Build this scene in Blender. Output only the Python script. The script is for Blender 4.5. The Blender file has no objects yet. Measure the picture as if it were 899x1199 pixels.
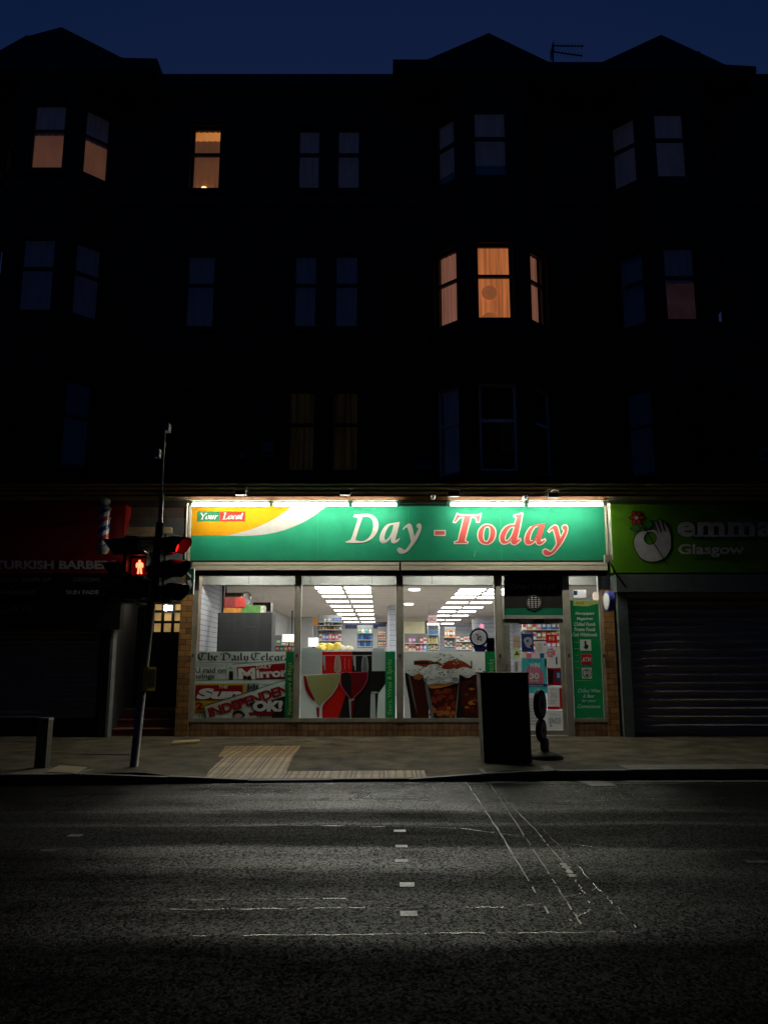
import bpy, bmesh, math, random
from mathutils import Vector, Matrix
R = random.Random(7)
sc = bpy.context.scene
C = sc.collection
rad = math.radians
# ---------------------------------------------------------------- camera model (photo pixels 899 x 1199)
FPX, PIT, EYE, D = 950.0, rad(10.73), 1.235, 14.9
CP, SP = math.cos(PIT), math.sin(PIT)
def W(px, py, Y):
    u, v = (px - 449.5) / FPX, (599.5 - py) / FPX
    t = Y / (CP - SP * v)
    return Vector((u * t, Y, EYE + t * (SP + CP * v)))
def G(px, py, z=0.0):
    u, v = (px - 449.5) / FPX, (599.5 - py) / FPX
    t = (z - EYE) / (SP + CP * v)
    return Vector((u * t, t * (CP - SP * v), z))
def CE(px, py, z):
    return G(px, py, z)
# ---------------------------------------------------------------- materials
def nodes_of(name):
    m = bpy.data.materials.new(name); m.use_nodes = True
    nt = m.node_tree
    return m, nt, nt.nodes, nt.links, nt.nodes['Principled BSDF']
def mat(name, col, rough=0.6, metal=0.0, spec=0.5, var=0.25, vscale=6.0, bump=0.0, bscale=60.0, coat=0.0, rvar=0.0, stretch=None):
    m, nt, N, L, b = nodes_of(name)
    b.inputs['Roughness'].default_value = rough
    b.inputs['Metallic'].default_value = metal
    b.inputs['Specular IOR Level'].default_value = spec
    b.inputs['Coat Weight'].default_value = coat
    tc = N.new('ShaderNodeTexCoord'); src = tc.outputs['Object']
    if stretch:
        mp = N.new('ShaderNodeMapping'); mp.inputs['Scale'].default_value = stretch
        L.new(src, mp.inputs['Vector']); src = mp.outputs['Vector']
    n = N.new('ShaderNodeTexNoise'); n.inputs['Scale'].default_value = vscale; n.inputs['Detail'].default_value = 6; n.inputs['Roughness'].default_value = 0.65
    L.new(src, n.inputs['Vector'])
    r = N.new('ShaderNodeMapRange'); r.inputs['From Min'].default_value = 0.3; r.inputs['From Max'].default_value = 0.7
    r.inputs['To Min'].default_value = 1 - var; r.inputs['To Max'].default_value = 1 + var * 0.6
    L.new(n.outputs['Fac'], r.inputs['Value'])
    mx = N.new('ShaderNodeMix'); mx.data_type = 'RGBA'; mx.blend_type = 'MULTIPLY'; mx.inputs[0].default_value = 1
    mx.inputs[6].default_value = (*col, 1); L.new(r.outputs[0], mx.inputs[7]); L.new(mx.outputs[2], b.inputs['Base Color'])
    if rvar:
        r2 = N.new('ShaderNodeMapRange'); r2.inputs['From Min'].default_value = 0.3; r2.inputs['From Max'].default_value = 0.7
        r2.inputs['To Min'].default_value = max(0.03, rough - rvar); r2.inputs['To Max'].default_value = min(1, rough + rvar)
        L.new(n.outputs['Fac'], r2.inputs['Value']); L.new(r2.outputs[0], b.inputs['Roughness'])
    if bump:
        n2 = N.new('ShaderNodeTexNoise'); n2.inputs['Scale'].default_value = bscale; n2.inputs['Detail'].default_value = 4
        L.new(src, n2.inputs['Vector'])
        bp = N.new('ShaderNodeBump'); bp.inputs['Strength'].default_value = bump; bp.inputs['Distance'].default_value = 0.01
        L.new(n2.outputs['Fac'], bp.inputs['Height']); L.new(bp.outputs['Normal'], b.inputs['Normal'])
    return m
def emit(name, col, s, base=(0.8, 0.8, 0.8)):
    m, nt, N, L, b = nodes_of(name)
    b.inputs['Base Color'].default_value = (*base, 1)
    b.inputs['Emission Color'].default_value = (*col, 1); b.inputs['Emission Strength'].default_value = s
    return m
def glass(name, tint=(1, 1, 1), refl=1.0):
    m, nt, N, L, b = nodes_of(name); N.remove(b)
    out = N['Material Output']
    t = N.new('ShaderNodeBsdfTransparent'); t.inputs['Color'].default_value = (*tint, 1)
    g = N.new('ShaderNodeBsdfGlossy'); g.inputs['Roughness'].default_value = 0.02
    f = N.new('ShaderNodeFresnel'); f.inputs['IOR'].default_value = 1.5
    mt = N.new('ShaderNodeMath'); mt.operation = 'MULTIPLY'; mt.inputs[1].default_value = refl; mt.use_clamp = True
    L.new(f.outputs[0], mt.inputs[0])
    mx = N.new('ShaderNodeMixShader'); L.new(mt.outputs[0], mx.inputs[0]); L.new(t.outputs[0], mx.inputs[1]); L.new(g.outputs[0], mx.inputs[2])
    L.new(mx.outputs[0], out.inputs['Surface'])
    return m
def vinyl(name, col, trans=0.25, rough=0.35, var=0.08, vscale=9):
    m = mat(name, col, rough, var=var, vscale=vscale)
    N, L = m.node_tree.nodes, m.node_tree.links
    b = N['Principled BSDF']; out = N['Material Output']
    tr = N.new('ShaderNodeBsdfTranslucent'); tr.inputs['Color'].default_value = (*col, 1)
    mx = N.new('ShaderNodeMixShader'); mx.inputs[0].default_value = trans
    L.new(b.outputs[0], mx.inputs[1]); L.new(tr.outputs[0], mx.inputs[2]); L.new(mx.outputs[0], out.inputs['Surface'])
    return m
def brickmat(name, c1, c2, mortar, w, h, ms, axes='XZ', rough=0.7, bump=0.4, offset=0.5, spec=0.5, dirt=0.4, rvar=0.0, bias=0.0, sq=1.0, noise_b=0.0):
    m, nt, N, L, b = nodes_of(name)
    tc = N.new('ShaderNodeTexCoord'); sp = N.new('ShaderNodeSeparateXYZ'); cb = N.new('ShaderNodeCombineXYZ')
    L.new(tc.outputs['Object'], sp.inputs[0])
    if axes == 'XYZ':   # wall with canted faces: run along x + y
        ad = N.new('ShaderNodeMath'); ad.operation = 'ADD'; L.new(sp.outputs['X'], ad.inputs[0]); L.new(sp.outputs['Y'], ad.inputs[1])
        L.new(ad.outputs[0], cb.inputs[0]); L.new(sp.outputs['Z'], cb.inputs[1])
    else:
        L.new(sp.outputs[axes[0]], cb.inputs[0]); L.new(sp.outputs[axes[1]], cb.inputs[1])
    br = N.new('ShaderNodeTexBrick'); L.new(cb.outputs[0], br.inputs['Vector'])
    br.inputs['Color1'].default_value = (*c1, 1); br.inputs['Color2'].default_value = (*c2, 1); br.inputs['Mortar'].default_value = (*mortar, 1)
    br.inputs['Scale'].default_value = 1; br.inputs['Brick Width'].default_value = w; br.inputs['Row Height'].default_value = h
    br.inputs['Mortar Size'].default_value = ms; br.inputs['Mortar Smooth'].default_value = 0.2; br.inputs['Bias'].default_value = bias; br.offset = offset
    n = N.new('ShaderNodeTexNoise'); n.inputs['Scale'].default_value = 1.7; n.inputs['Detail'].default_value = 8; n.inputs['Roughness'].default_value = 0.7
    L.new(tc.outputs['Object'], n.inputs['Vector'])
    r = N.new('ShaderNodeMapRange'); r.inputs['From Min'].default_value = 0.3; r.inputs['From Max'].default_value = 0.7
    r.inputs['To Min'].default_value = 1 - dirt; r.inputs['To Max'].default_value = 1.15
    L.new(n.outputs['Fac'], r.inputs['Value'])
    mx = N.new('ShaderNodeMix'); mx.data_type = 'RGBA'; mx.blend_type = 'MULTIPLY'; mx.inputs[0].default_value = 1
    L.new(br.outputs['Color'], mx.inputs[6]); L.new(r.outputs[0], mx.inputs[7]); L.new(mx.outputs[2], b.inputs['Base Color'])
    b.inputs['Roughness'].default_value = rough; b.inputs['Specular IOR Level'].default_value = spec
    bp = N.new('ShaderNodeBump'); bp.inputs['Strength'].default_value = bump; bp.inputs['Distance'].default_value = 0.01; bp.invert = True
    L.new(br.outputs['Fac'], bp.inputs['Height'])
    if noise_b:
        n3 = N.new('ShaderNodeTexNoise'); n3.inputs['Scale'].default_value = 45; n3.inputs['Detail'].default_value = 5
        L.new(tc.outputs['Object'], n3.inputs['Vector'])
        b2 = N.new('ShaderNodeBump'); b2.inputs['Strength'].default_value = noise_b; b2.inputs['Distance'].default_value = 0.01
        L.new(n3.outputs['Fac'], b2.inputs['Height']); L.new(bp.outputs['Normal'], b2.inputs['Normal']); L.new(b2.outputs['Normal'], b.inputs['Normal'])
    else:
        L.new(bp.outputs['Normal'], b.inputs['Normal'])
    if rvar:
        r2 = N.new('ShaderNodeMapRange'); r2.inputs['To Min'].default_value = rough - rvar; r2.inputs['To Max'].default_value = rough + rvar
        L.new(n.outputs['Fac'], r2.inputs['Value']); L.new(r2.outputs[0], b.inputs['Roughness'])
    return m

M = {}
M['stone'] = brickmat('sooty_sandstone', (0.06, 0.032, 0.022), (0.036, 0.02, 0.014), (0.016, 0.011, 0.009), 0.62, 0.3, 0.012, 'XYZ', 0.85, 0.5, noise_b=0.35)
M['stone_trim'] = mat('stone_trim', (0.065, 0.045, 0.032), 0.8, var=0.45, vscale=3, bump=0.4, bscale=40)
M['cornice'] = mat('painted_timber_cornice', (0.24, 0.17, 0.10), 0.55, var=0.5, vscale=5, bump=0.2, stretch=(1, 4, 4))
M['roof'] = mat('slate', (0.02, 0.019, 0.018), 0.7, var=0.4)
M['sash'] = mat('dark_sash_paint', (0.035, 0.03, 0.028), 0.5)
M['sash_white'] = mat('white_sash_paint', (0.85, 0.85, 0.83), 0.45, var=0.15)
M['glass'] = glass('window_glass', refl=2.2)
M['glass_shop'] = glass('shop_glass', (0.97, 0.985, 0.98), 1.3)
M['blind'] = mat('pale_blind', (0.85, 0.85, 0.85), 0.9, var=0.12, stretch=(1, 1, 6))

M['blind_dark'] = mat('dark_room_curtain', (0.03, 0.03, 0.032), 0.9, var=0.4, stretch=(8, 8, 1))
M['blind_tan'] = mat('tan_curtain', (0.3, 0.22, 0.1), 0.9, var=0.5, stretch=(12, 12, 1))
def litcloth(name, col, s, stretch=(9, 9, 0.3), lo=0.55):
    m, nt, N, L, b = nodes_of(name)
    tc = N.new('ShaderNodeTexCoord'); mp = N.new('ShaderNodeMapping'); mp.inputs['Scale'].default_value = stretch
    n = N.new('ShaderNodeTexNoise'); n.inputs['Scale'].default_value = 2.2; n.inputs['Detail'].default_value = 5
    r = N.new('ShaderNodeMapRange'); r.inputs['From Min'].default_value = 0.35; r.inputs['From Max'].default_value = 0.65; r.inputs['To Min'].default_value = s * lo; r.inputs['To Max'].default_value = s * 1.1
    L.new(tc.outputs['Object'], mp.inputs[0]); L.new(mp.outputs[0], n.inputs['Vector']); L.new(n.outputs['Fac'], r.inputs[0]); L.new(r.outputs[0], b.inputs['Emission Strength'])
    b.inputs['Base Color'].default_value = (col[0] * 0.5, col[1] * 0.5, col[2] * 0.5, 1); b.inputs['Emission Color'].default_value = (*col, 1)
    b.inputs['Roughness'].default_value = 0.9
    return m
M['blind_skyglow'] = litcloth('net_sky_glow', (0.55, 0.6, 1.0), 0.0028, (8, 8, 1), 0.6)  # faint blue emission stands in for sky reflected in unlit windows
M['lit_orange'] = litcloth('lit_orange_curtain', (1.0, 0.30, 0.085), 0.44)
M['lit_side'] = litcloth('lit_side_curtain', (1.0, 0.42, 0.27), 0.2)
M['lit_pink'] = litcloth('lit_pink_blind', (1.0, 0.40, 0.22), 0.075, (1, 1, 1), 0.85)
M['lit_band'] = litcloth('lit_amber_pane', (1.0, 0.36, 0.08), 0.5, (1, 1, 1), 0.85)
M['lit_brown'] = litcloth('lit_brown_blind', (1.0, 0.38, 0.15), 0.095, (1, 1, 1), 0.8)
M['lit_faint'] = litcloth('lit_faint_blind', (1.0, 0.38, 0.2), 0.013, (1, 1, 1), 0.6)
M['lit_tan'] = litcloth('tan_curtain_dim_light', (1.0, 0.72, 0.25), 0.004, (9, 9, 0.3), 0.2)
M['blind_skyglow_top'] = litcloth('net_sky_glow_top', (0.62, 0.62, 1.0), 0.0065, (6, 6, 1), 0.8)  # top-storey nets glow for the reflected dusk sky, no lamp behind them
M['lamp_warm'] = emit('warm_lamp', (1.0, 0.62, 0.25), 2.5)
M['tile'] = brickmat('brown_glazed_tile', (0.50, 0.25, 0.08), (0.26, 0.12, 0.045), (0.05, 0.04, 0.03), 0.2, 0.1, 0.006, 'XYZ', 0.35, 0.5, spec=0.5, dirt=0.35, rvar=0.1)
M['riser'] = brickmat('brown_riser_tile', (0.40, 0.21, 0.09), (0.24, 0.12, 0.055), (0.07, 0.05, 0.04), 0.1, 0.1, 0.006, 'XZ', 0.4, 0.5, offset=0.0, dirt=0.5)
M['alu'] = mat('weathered_aluminium', (0.34, 0.32, 0.27), 0.42, 0.15, var=0.3, vscale=4)
M['alu_dark'] = mat('dark_aluminium', (0.09, 0.085, 0.08), 0.5, 0.5, var=0.3)
M['cream'] = mat('cream_painted_steel', (0.33, 0.295, 0.23), 0.45, var=0.2, vscale=3, stretch=(1, 4, 10))
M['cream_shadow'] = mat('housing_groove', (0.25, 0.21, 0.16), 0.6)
M['green'] = mat('fascia_green', (0.008, 0.125, 0.068), 0.6, spec=0.06, var=0.16, vscale=2.2)
M['green_dark'] = vinyl('dark_green_vinyl', (0.008, 0.22, 0.07), 0.4)
M['yellow'] = mat('fascia_yellow', (0.25, 0.118, 0.001), 0.8, spec=0.08, var=0.1)
M['orange'] = mat('orange_timber', (0.18, 0.06, 0.009), 0.8, spec=0.1, var=0.35, stretch=(1, 5, 5))
M['offwhite'] = mat('fascia_white', (0.19, 0.185, 0.175), 0.7, spec=0.15, var=0.1)
M['letter'] = mat('letter_grey_white', (0.25, 0.243, 0.23), 0.4, var=0.07)
M['letter_edge'] = mat('letter_cream_outline', (0.33, 0.31, 0.265), 0.4, var=0.04)
M['red'] = mat('letter_red', (0.26, 0.015, 0.012), 0.55, var=0.05)
M['tag_green'] = mat('tag_green', (0.007, 0.06, 0.03), 0.8, spec=0.1, var=0.05)
M['tag_red'] = mat('tag_red', (0.19, 0.012, 0.007), 0.8, spec=0.1, var=0.05)
M['tube'] = emit('fluorescent_tube', (1.0, 0.97, 0.80), 215.0)
M['hood_green'] = mat('hood_green', (0.02, 0.07, 0.045), 0.6)
M['tube_off'] = mat('unlit_tube', (0.25, 0.27, 0.25), 0.4)
M['black'] = mat('black_paint', (0.012, 0.011, 0.010), 0.7, spec=0.2, var=0.3)
M['black_gloss'] = mat('black_gloss', (0.012, 0.012, 0.013), 0.22, var=0.3)
M['dark'] = mat('dark_grey', (0.04, 0.04, 0.042), 0.5, var=0.3)
M['dark_txt'] = mat('faded_letter', (0.08, 0.08, 0.07), 0.6)
M['grey'] = mat('mid_grey', (0.22, 0.22, 0.22), 0.5, var=0.25)
M['galv'] = mat('galvanised_steel', (0.30, 0.28, 0.25), 0.5, 0.1, var=0.35, vscale=12, rvar=0.1)
M['white'] = mat('white_plastic', (0.75, 0.75, 0.73), 0.4, var=0.06)
M['wall_in'] = mat('shop_wall', (0.6, 0.6, 0.6), 0.8, var=0.08)
M['cream_in'] = mat('cream_wall_panel', (0.8, 0.74, 0.5), 0.8, var=0.06)
M['panel_light'] = emit('ceiling_light_panel', (1.0, 0.97, 0.92), 15.0)
M['tube_fill'] = emit('unseen_fill_tube', (1.0, 0.97, 0.9), 240.0)
M['down_light'] = emit('round_downlight', (1.0, 0.95, 0.9), 8.0)
# slat wall
def slats(name, col, dark, period, axis='Z', duty=0.1, rough=0.5):
    m, nt, N, L, b = nodes_of(name)
    tc = N.new('ShaderNodeTexCoord'); sp = N.new('ShaderNodeSeparateXYZ'); L.new(tc.outputs['Object'], sp.inputs[0])
    dv = N.new('ShaderNodeMath'); dv.operation = 'DIVIDE'; dv.inputs[1].default_value = period; L.new(sp.outputs[axis], dv.inputs[0])
    fr = N.new('ShaderNodeMath'); fr.operation = 'FRACT'; L.new(dv.outputs[0], fr.inputs[0])
    lt = N.new('ShaderNodeMath'); lt.operation = 'LESS_THAN'; lt.inputs[1].default_value = duty; L.new(fr.outputs[0], lt.inputs[0])
    n = N.new('ShaderNodeTexNoise'); n.inputs['Scale'].default_value = 2; L.new(tc.outputs['Object'], n.inputs['Vector'])
    r = N.new('ShaderNodeMapRange'); r.inputs['To Min'].default_value = 0.8; r.inputs['To Max'].default_value = 1.15; L.new(n.outputs['Fac'], r.inputs[0])
    mx = N.new('ShaderNodeMix'); mx.data_type = 'RGBA'; L.new(lt.outputs[0], mx.inputs[0]); mx.inputs[6].default_value = (*col, 1); mx.inputs[7].default_value = (*dark, 1)
    m2 = N.new('ShaderNodeMix'); m2.data_type = 'RGBA'; m2.blend_type = 'MULTIPLY'; m2.inputs[0].default_value = 1
    L.new(mx.outputs[2], m2.inputs[6]); L.new(r.outputs[0], m2.inputs[7]); L.new(m2.outputs[2], b.inputs['Base Color'])
    b.inputs['Roughness'].default_value = rough
    return m
M['slat'] = slats('slatwall_pale', (0.62, 0.65, 0.72), (0.12, 0.12, 0.14), 0.1)
M['slat_grey'] = slats('slatwall_grey', (0.45, 0.48, 0.56), (0.2, 0.2, 0.24), 0.15)
M['ceil'] = slats('boarded_ceiling', (0.62, 0.54, 0.47), (0.42, 0.35, 0.3), 0.6, 'Y', 0.06, 0.7)
M['ceil_front'] = mat('ceiling_front_board', (0.13, 0.135, 0.12), 0.7, var=0.12, vscale=2)
M['floor_in'] = brickmat('shop_floor_tile', (0.6, 0.6, 0.57), (0.55, 0.55, 0.53), (0.2, 0.2, 0.2), 0.5, 0.5, 0.01, 'XY', 0.3, 0.1, offset=0)

# ---------------------------------------------------------------- mesh building
class MB:
    def __init__(s): s.v = []; s.f = []; s.m = []; s.mats = []
    def mi(s, m):
        if isinstance(m, str): m = M[m]
        if m not in s.mats: s.mats.append(m)
        return s.mats.index(m)
    def add(s, vs, fs, m):
        o = len(s.v); k = s.mi(m)
        s.v += [tuple(v) for v in vs]
        for f in fs: s.f.append(tuple(i + o for i in f)); s.m.append(k)
        return s
    def box(s, x0, x1, y0, y1, z0, z1, m, xf=None):
        vs = [Vector(p) for p in ((x0,y0,z0),(x1,y0,z0),(x1,y1,z0),(x0,y1,z0),(x0,y0,z1),(x1,y0,z1),(x1,y1,z1),(x0,y1,z1))]
        if xf: vs = [xf @ v for v in vs]
        return s.add(vs, [(0,3,2,1),(4,5,6,7),(0,1,5,4),(1,2,6,5),(2,3,7,6),(3,0,4,7)], m)
    def prism(s, pts, d, m, caps=True):           # pts: 3D polygon, d: extrusion vector
        n = len(pts); d = Vector(d)
        vs = [Vector(p) for p in pts] + [Vector(p) + d for p in pts]
        fs = [(i, (i+1) % n, n+(i+1) % n, n+i) for i in range(n)]
        if caps: fs += [tuple(range(n))[::-1], tuple(range(n, 2*n))]
        return s.add(vs, fs, m)
    def tube(s, path, r, m, n=10, cap=True):
        path = [Vector(p) for p in path]; rs = r if isinstance(r, (list, tuple)) else [r] * len(path)
        vs, fs = [], []
        for i, p in enumerate(path):
            d = (path[min(i+1, len(path)-1)] - path[max(i-1, 0)]).normalized()
            a = Vector((0,0,1)) if abs(d.z) < 0.9 else Vector((1,0,0))
            u = d.cross(a).normalized(); w = d.cross(u)
            for k in range(n):
                t = 2*math.pi*k/n; vs.append(p + (u*math.cos(t) + w*math.sin(t)) * rs[i])
        for i in range(len(path)-1):
            for k in range(n): fs.append((i*n+k, i*n+(k+1) % n, (i+1)*n+(k+1) % n, (i+1)*n+k))
        if cap: fs += [tuple(range(n)), tuple(range((len(path)-1)*n, len(path)*n))[::-1]]
        return s.add(vs, fs, m)
    def facet(s, p0, p1, z0, z1, holes, m, rev=0.14, nrm=None):   # wall panel with openings and reveals
        p0, p1 = Vector((*p0, 0)), Vector((*p1, 0)); L_ = (p1-p0).length; d = (p1-p0)/L_
        nb = Vector((-d.y, d.x, 0)) * rev                          # inward
        us = sorted({0, L_} | {h[0] for h in holes} | {h[1] for h in holes}); zs = sorted({z0, z1} | {h[2] for h in holes} | {h[3] for h in holes})
        P = lambda u, z, b=0: p0 + d*u + Vector((0,0,z)) + nb*b
        for i in range(len(us)-1):
            for j in range(len(zs)-1):
                um, zm = (us[i]+us[i+1])/2, (zs[j]+zs[j+1])/2
                if any(h[0] < um < h[1] and h[2] < zm < h[3] for h in holes): continue
                s.add([P(us[i],zs[j]), P(us[i+1],zs[j]), P(us[i+1],zs[j+1]), P(us[i],zs[j+1])], [(0,1,2,3)], m)
        for a, b, c, e in holes:
            q = [P(a,c), P(b,c), P(b,e), P(a,e)]; r_ = [P(a,c,1), P(b,c,1), P(b,e,1), P(a,e,1)]
            s.add(q + r_, [(i, (i+1) % 4, 4+(i+1) % 4, 4+i) for i in range(4)], m)
        return s
    def build(s, name, parent=None, smooth=False, origin=None):
        me = bpy.data.meshes.new(name)
        if parent is not None:
            r = parent
            while r.parent: r = r.parent
            off = Vector(r['_o'])
        else:
            xs, ys, zs = zip(*s.v)
            off = Vector(origin) if origin is not None else Vector(((min(xs)+max(xs))/2, (min(ys)+max(ys))/2, min(zs)))
        me.from_pydata([tuple(Vector(v)-off) for v in s.v], [], s.f)
        for m in s.mats: me.materials.append(m)
        me.polygons.foreach_set('material_index', s.m)
        if smooth: me.polygons.foreach_set('use_smooth', [True]*len(me.polygons))
        me.update()
        o = bpy.data.objects.new(name, me); C.objects.link(o)
        if parent is not None: o.parent = parent
        else: o.location = off; o['_o'] = tuple(off)
        return o
def thing(name, label, cat, loc, group=None):
    o = bpy.data.objects.new(name, None); C.objects.link(o); o.location = loc; o['_o'] = tuple(loc); o.empty_display_size = 0.1
    o['label'] = label; o['category'] = cat
    if group: o['group'] = group
    return o
def tag(o, label, cat, group=None):
    o['label'] = label; o['category'] = cat
    if group: o['group'] = group
    return o
def setting(o, kind='structure', label=None):
    o['kind'] = kind
    if label: o['label'] = label
    return o
# ---------------------------------------------------------------- flat lettering and prints
_tc = {}
def text_geo(t, bold=0.0, spacing=1.0):
    k = (t, bold, spacing)
    if k not in _tc:
        c = bpy.data.curves.new('txt', 'FONT'); c.body = t; c.offset = bold; c.space_character = spacing; c.resolution_u = 4
        o = bpy.data.objects.new('txt', c); C.objects.link(o)
        dg = bpy.context.evaluated_depsgraph_get(); me = bpy.data.meshes.new_from_object(o.evaluated_get(dg))
        _tc[k] = ([tuple(v.co) for v in me.vertices], [tuple(p.vertices) for p in me.polygons])
        bpy.data.objects.remove(o); bpy.data.curves.remove(c); bpy.data.meshes.remove(me)
    return _tc[k]
def fill_loops(loops):
    c = bpy.data.curves.new('lp', 'CURVE'); c.dimensions = '2D'; c.fill_mode = 'BOTH'
    for lp in loops:
        sp = c.splines.new('POLY'); sp.points.add(len(lp)-1); sp.use_cyclic_u = True
        for i, p in enumerate(lp): sp.points[i].co = (p[0], p[1], 0, 1)
    o = bpy.data.objects.new('lp', c); C.objects.link(o)
    dg = bpy.context.evaluated_depsgraph_get(); me = bpy.data.meshes.new_from_object(o.evaluated_get(dg))
    r = ([tuple(v.co) for v in me.vertices], [tuple(p.vertices) for p in me.polygons])
    bpy.data.objects.remove(o); bpy.data.curves.remove(c); bpy.data.meshes.remove(me)
    return r
def smooth(pts, n=5):        # a third element marks a corner
    out = []; N_ = len(pts)
    P = [Vector((p[0], p[1])) for p in pts]; cor = [len(p) > 2 for p in pts]
    for i in range(N_):
        a, b, c, d = P[i-1], P[i], P[(i+1) % N_], P[(i+2) % N_]
        t0 = (c-b)*0.5 if cor[i] else (c-a)*0.5
        t1 = (c-b)*0.5 if cor[(i+1) % N_] else (d-b)*0.5
        m = n if not (cor[i] and cor[(i+1) % N_]) else 1
        for k in range(m):
            t = k/m
            out.append(b*(2*t**3-3*t*t+1) + t0*(t**3-2*t*t+t) + c*(-2*t**3+3*t*t) + t1*(t**3-t*t))
    return out
def grow(lp, r):
    n = len(lp); A = sum(lp[i].x*lp[(i+1) % n].y - lp[(i+1) % n].x*lp[i].y for i in range(n)); sg = 1 if A > 0 else -1
    out = []
    for i in range(n):
        a = (lp[i]-lp[i-1]); b = (lp[(i+1) % n]-lp[i])
        if a.length < 1e-6 or b.length < 1e-6: continue
        na, nb = Vector((a.y, -a.x)).normalized(), Vector((b.y, -b.x)).normalized()
        nn = (na+nb)
        nn = nn.normalized() if nn.length > 1e-3 else na
        out.append(lp[i] + nn*r*sg*min(1.4, 1/max(0.5, nn.dot(na))))
    return out
class Sheet(MB):             # prints given in photo pixels on the upright plane Y
    def __init__(s, Y, step=0.0025): super().__init__(); s.Y = Y; s.st = step
    def pt(s, px, py, l): return W(px, py, s.Y - l*s.st)
    def rect(s, m, x0, y0, x1, y1, l=0, depth=0):
        ym = (y0+y1)/2; Y = s.Y - l*s.st
        a, b = W(x0, ym, Y).x, W(x1, ym, Y).x; z1, z0 = W(0, y0, Y).z, W(0, y1, Y).z
        if depth: s.box(a, b, Y, Y+depth, z0, z1, m)
        else: s.add([(a,Y,z0),(b,Y,z0),(b,Y,z1),(a,Y,z1)], [(0,1,2,3)], m)
        return s
    def geo(s, m, vf, fn, l):
        vs, fs = vf; s.add([s.pt(*fn(v[0], v[1]), l) for v in vs], fs, m); return s
    def poly(s, m, pts, l=0, holes=(), curve=False):
        lps = [smooth(pts)] if curve else [[Vector((p[0], p[1])) for p in pts]]
        lps += [[Vector((p[0], p[1])) for p in h] for h in holes]
        return s.geo(m, fill_loops(lps), lambda x, y: (x, y), l)
    def disc(s, m, cx, cy, r, l=0, ry=None, r0=0, n=32):
        ry = ry or r
        o = [(cx+r*math.cos(2*math.pi*i/n), cy+ry*math.sin(2*math.pi*i/n)) for i in range(n)]
        h = [[(cx+r0*math.cos(2*math.pi*i/n), cy+r0*ry/r*math.sin(2*math.pi*i/n)) for i in range(n)]] if r0 else []
        return s.poly(m, o, l, h)
    def text(s, m, t, x0, y0, x1, y1, l=1, bold=0.0, shear=0.0, spacing=1.0, rot=0.0, vert=False):
        vs, fs = text_geo(t, bold, spacing)
        vs = [(v[0]+v[1]*shear, v[1]) for v in vs]
        ax, bx = min(v[0] for v in vs), max(v[0] for v in vs); ay, by = min(v[1] for v in vs), max(v[1] for v in vs)
        cx, cy = (x0+x1)/2, (y0+y1)/2; c_, s_ = math.cos(rot), math.sin(rot)
        def fn(x, y):
            u, v = (x-ax)/(bx-ax), (y-ay)/(by-ay)
            if vert: return (x0+(x1-x0)*v, y1+(y0-y1)*u) if False else (x0+(x1-x0)*(1-(1-v)), y1-(y1-y0)*u)
            X, Y = x0+(x1-x0)*u-cx, y1-(y1-y0)*v-cy
            return (cx+X*c_+Y*s_, cy-X*s_+Y*c_)
        if vert: fn2 = lambda x, y: (x0+(x1-x0)*(1-(y-ay)/(by-ay)) if False else x0+(x1-x0)*(1-(by-y)/(by-ay)), y1-(y1-y0)*(x-ax)/(bx-ax))
        return s.geo(m, (vs, fs), (lambda x, y: (x1-(x1-x0)*(y-ay)/(by-ay), y1-(y1-y0)*(x-ax)/(bx-ax))) if vert else fn, l)
    def nib(s, m, strokes, fx, w=0.17, ang=40, l=1):      # broad pen strokes in letter units
        a = rad(ang); nx, ny = w*math.cos(a)/2, w*math.sin(a)/2
        for st in strokes:
            for (x0, y0), (x1, y1) in zip(st, st[1:]):
                q = [(x0-nx,y0-ny),(x0+nx,y0+ny),(x1+nx,y1+ny),(x1-nx,y1-ny)]
                s.add([s.pt(*fx(x, y), l) for x, y in q], [(0,1,2,3)], m)
        return s
def line_strip(mb, pts, w, z, m):      # flat strip on the ground along world points
    pts = [Vector((p[0], p[1], z)) for p in pts]; vs = []
    for i, p in enumerate(pts):
        d = (pts[min(i+1, len(pts)-1)] - pts[max(i-1, 0)]).normalized(); n_ = Vector((-d.y, d.x, 0))
        ww = w[i] if isinstance(w, (list, tuple)) else w
        vs += [p+n_*ww/2, p-n_*ww/2]
    mb.add(vs, [(2*i, 2*i+1, 2*i+3, 2*i+2) for i in range(len(pts)-1)], m)

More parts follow.
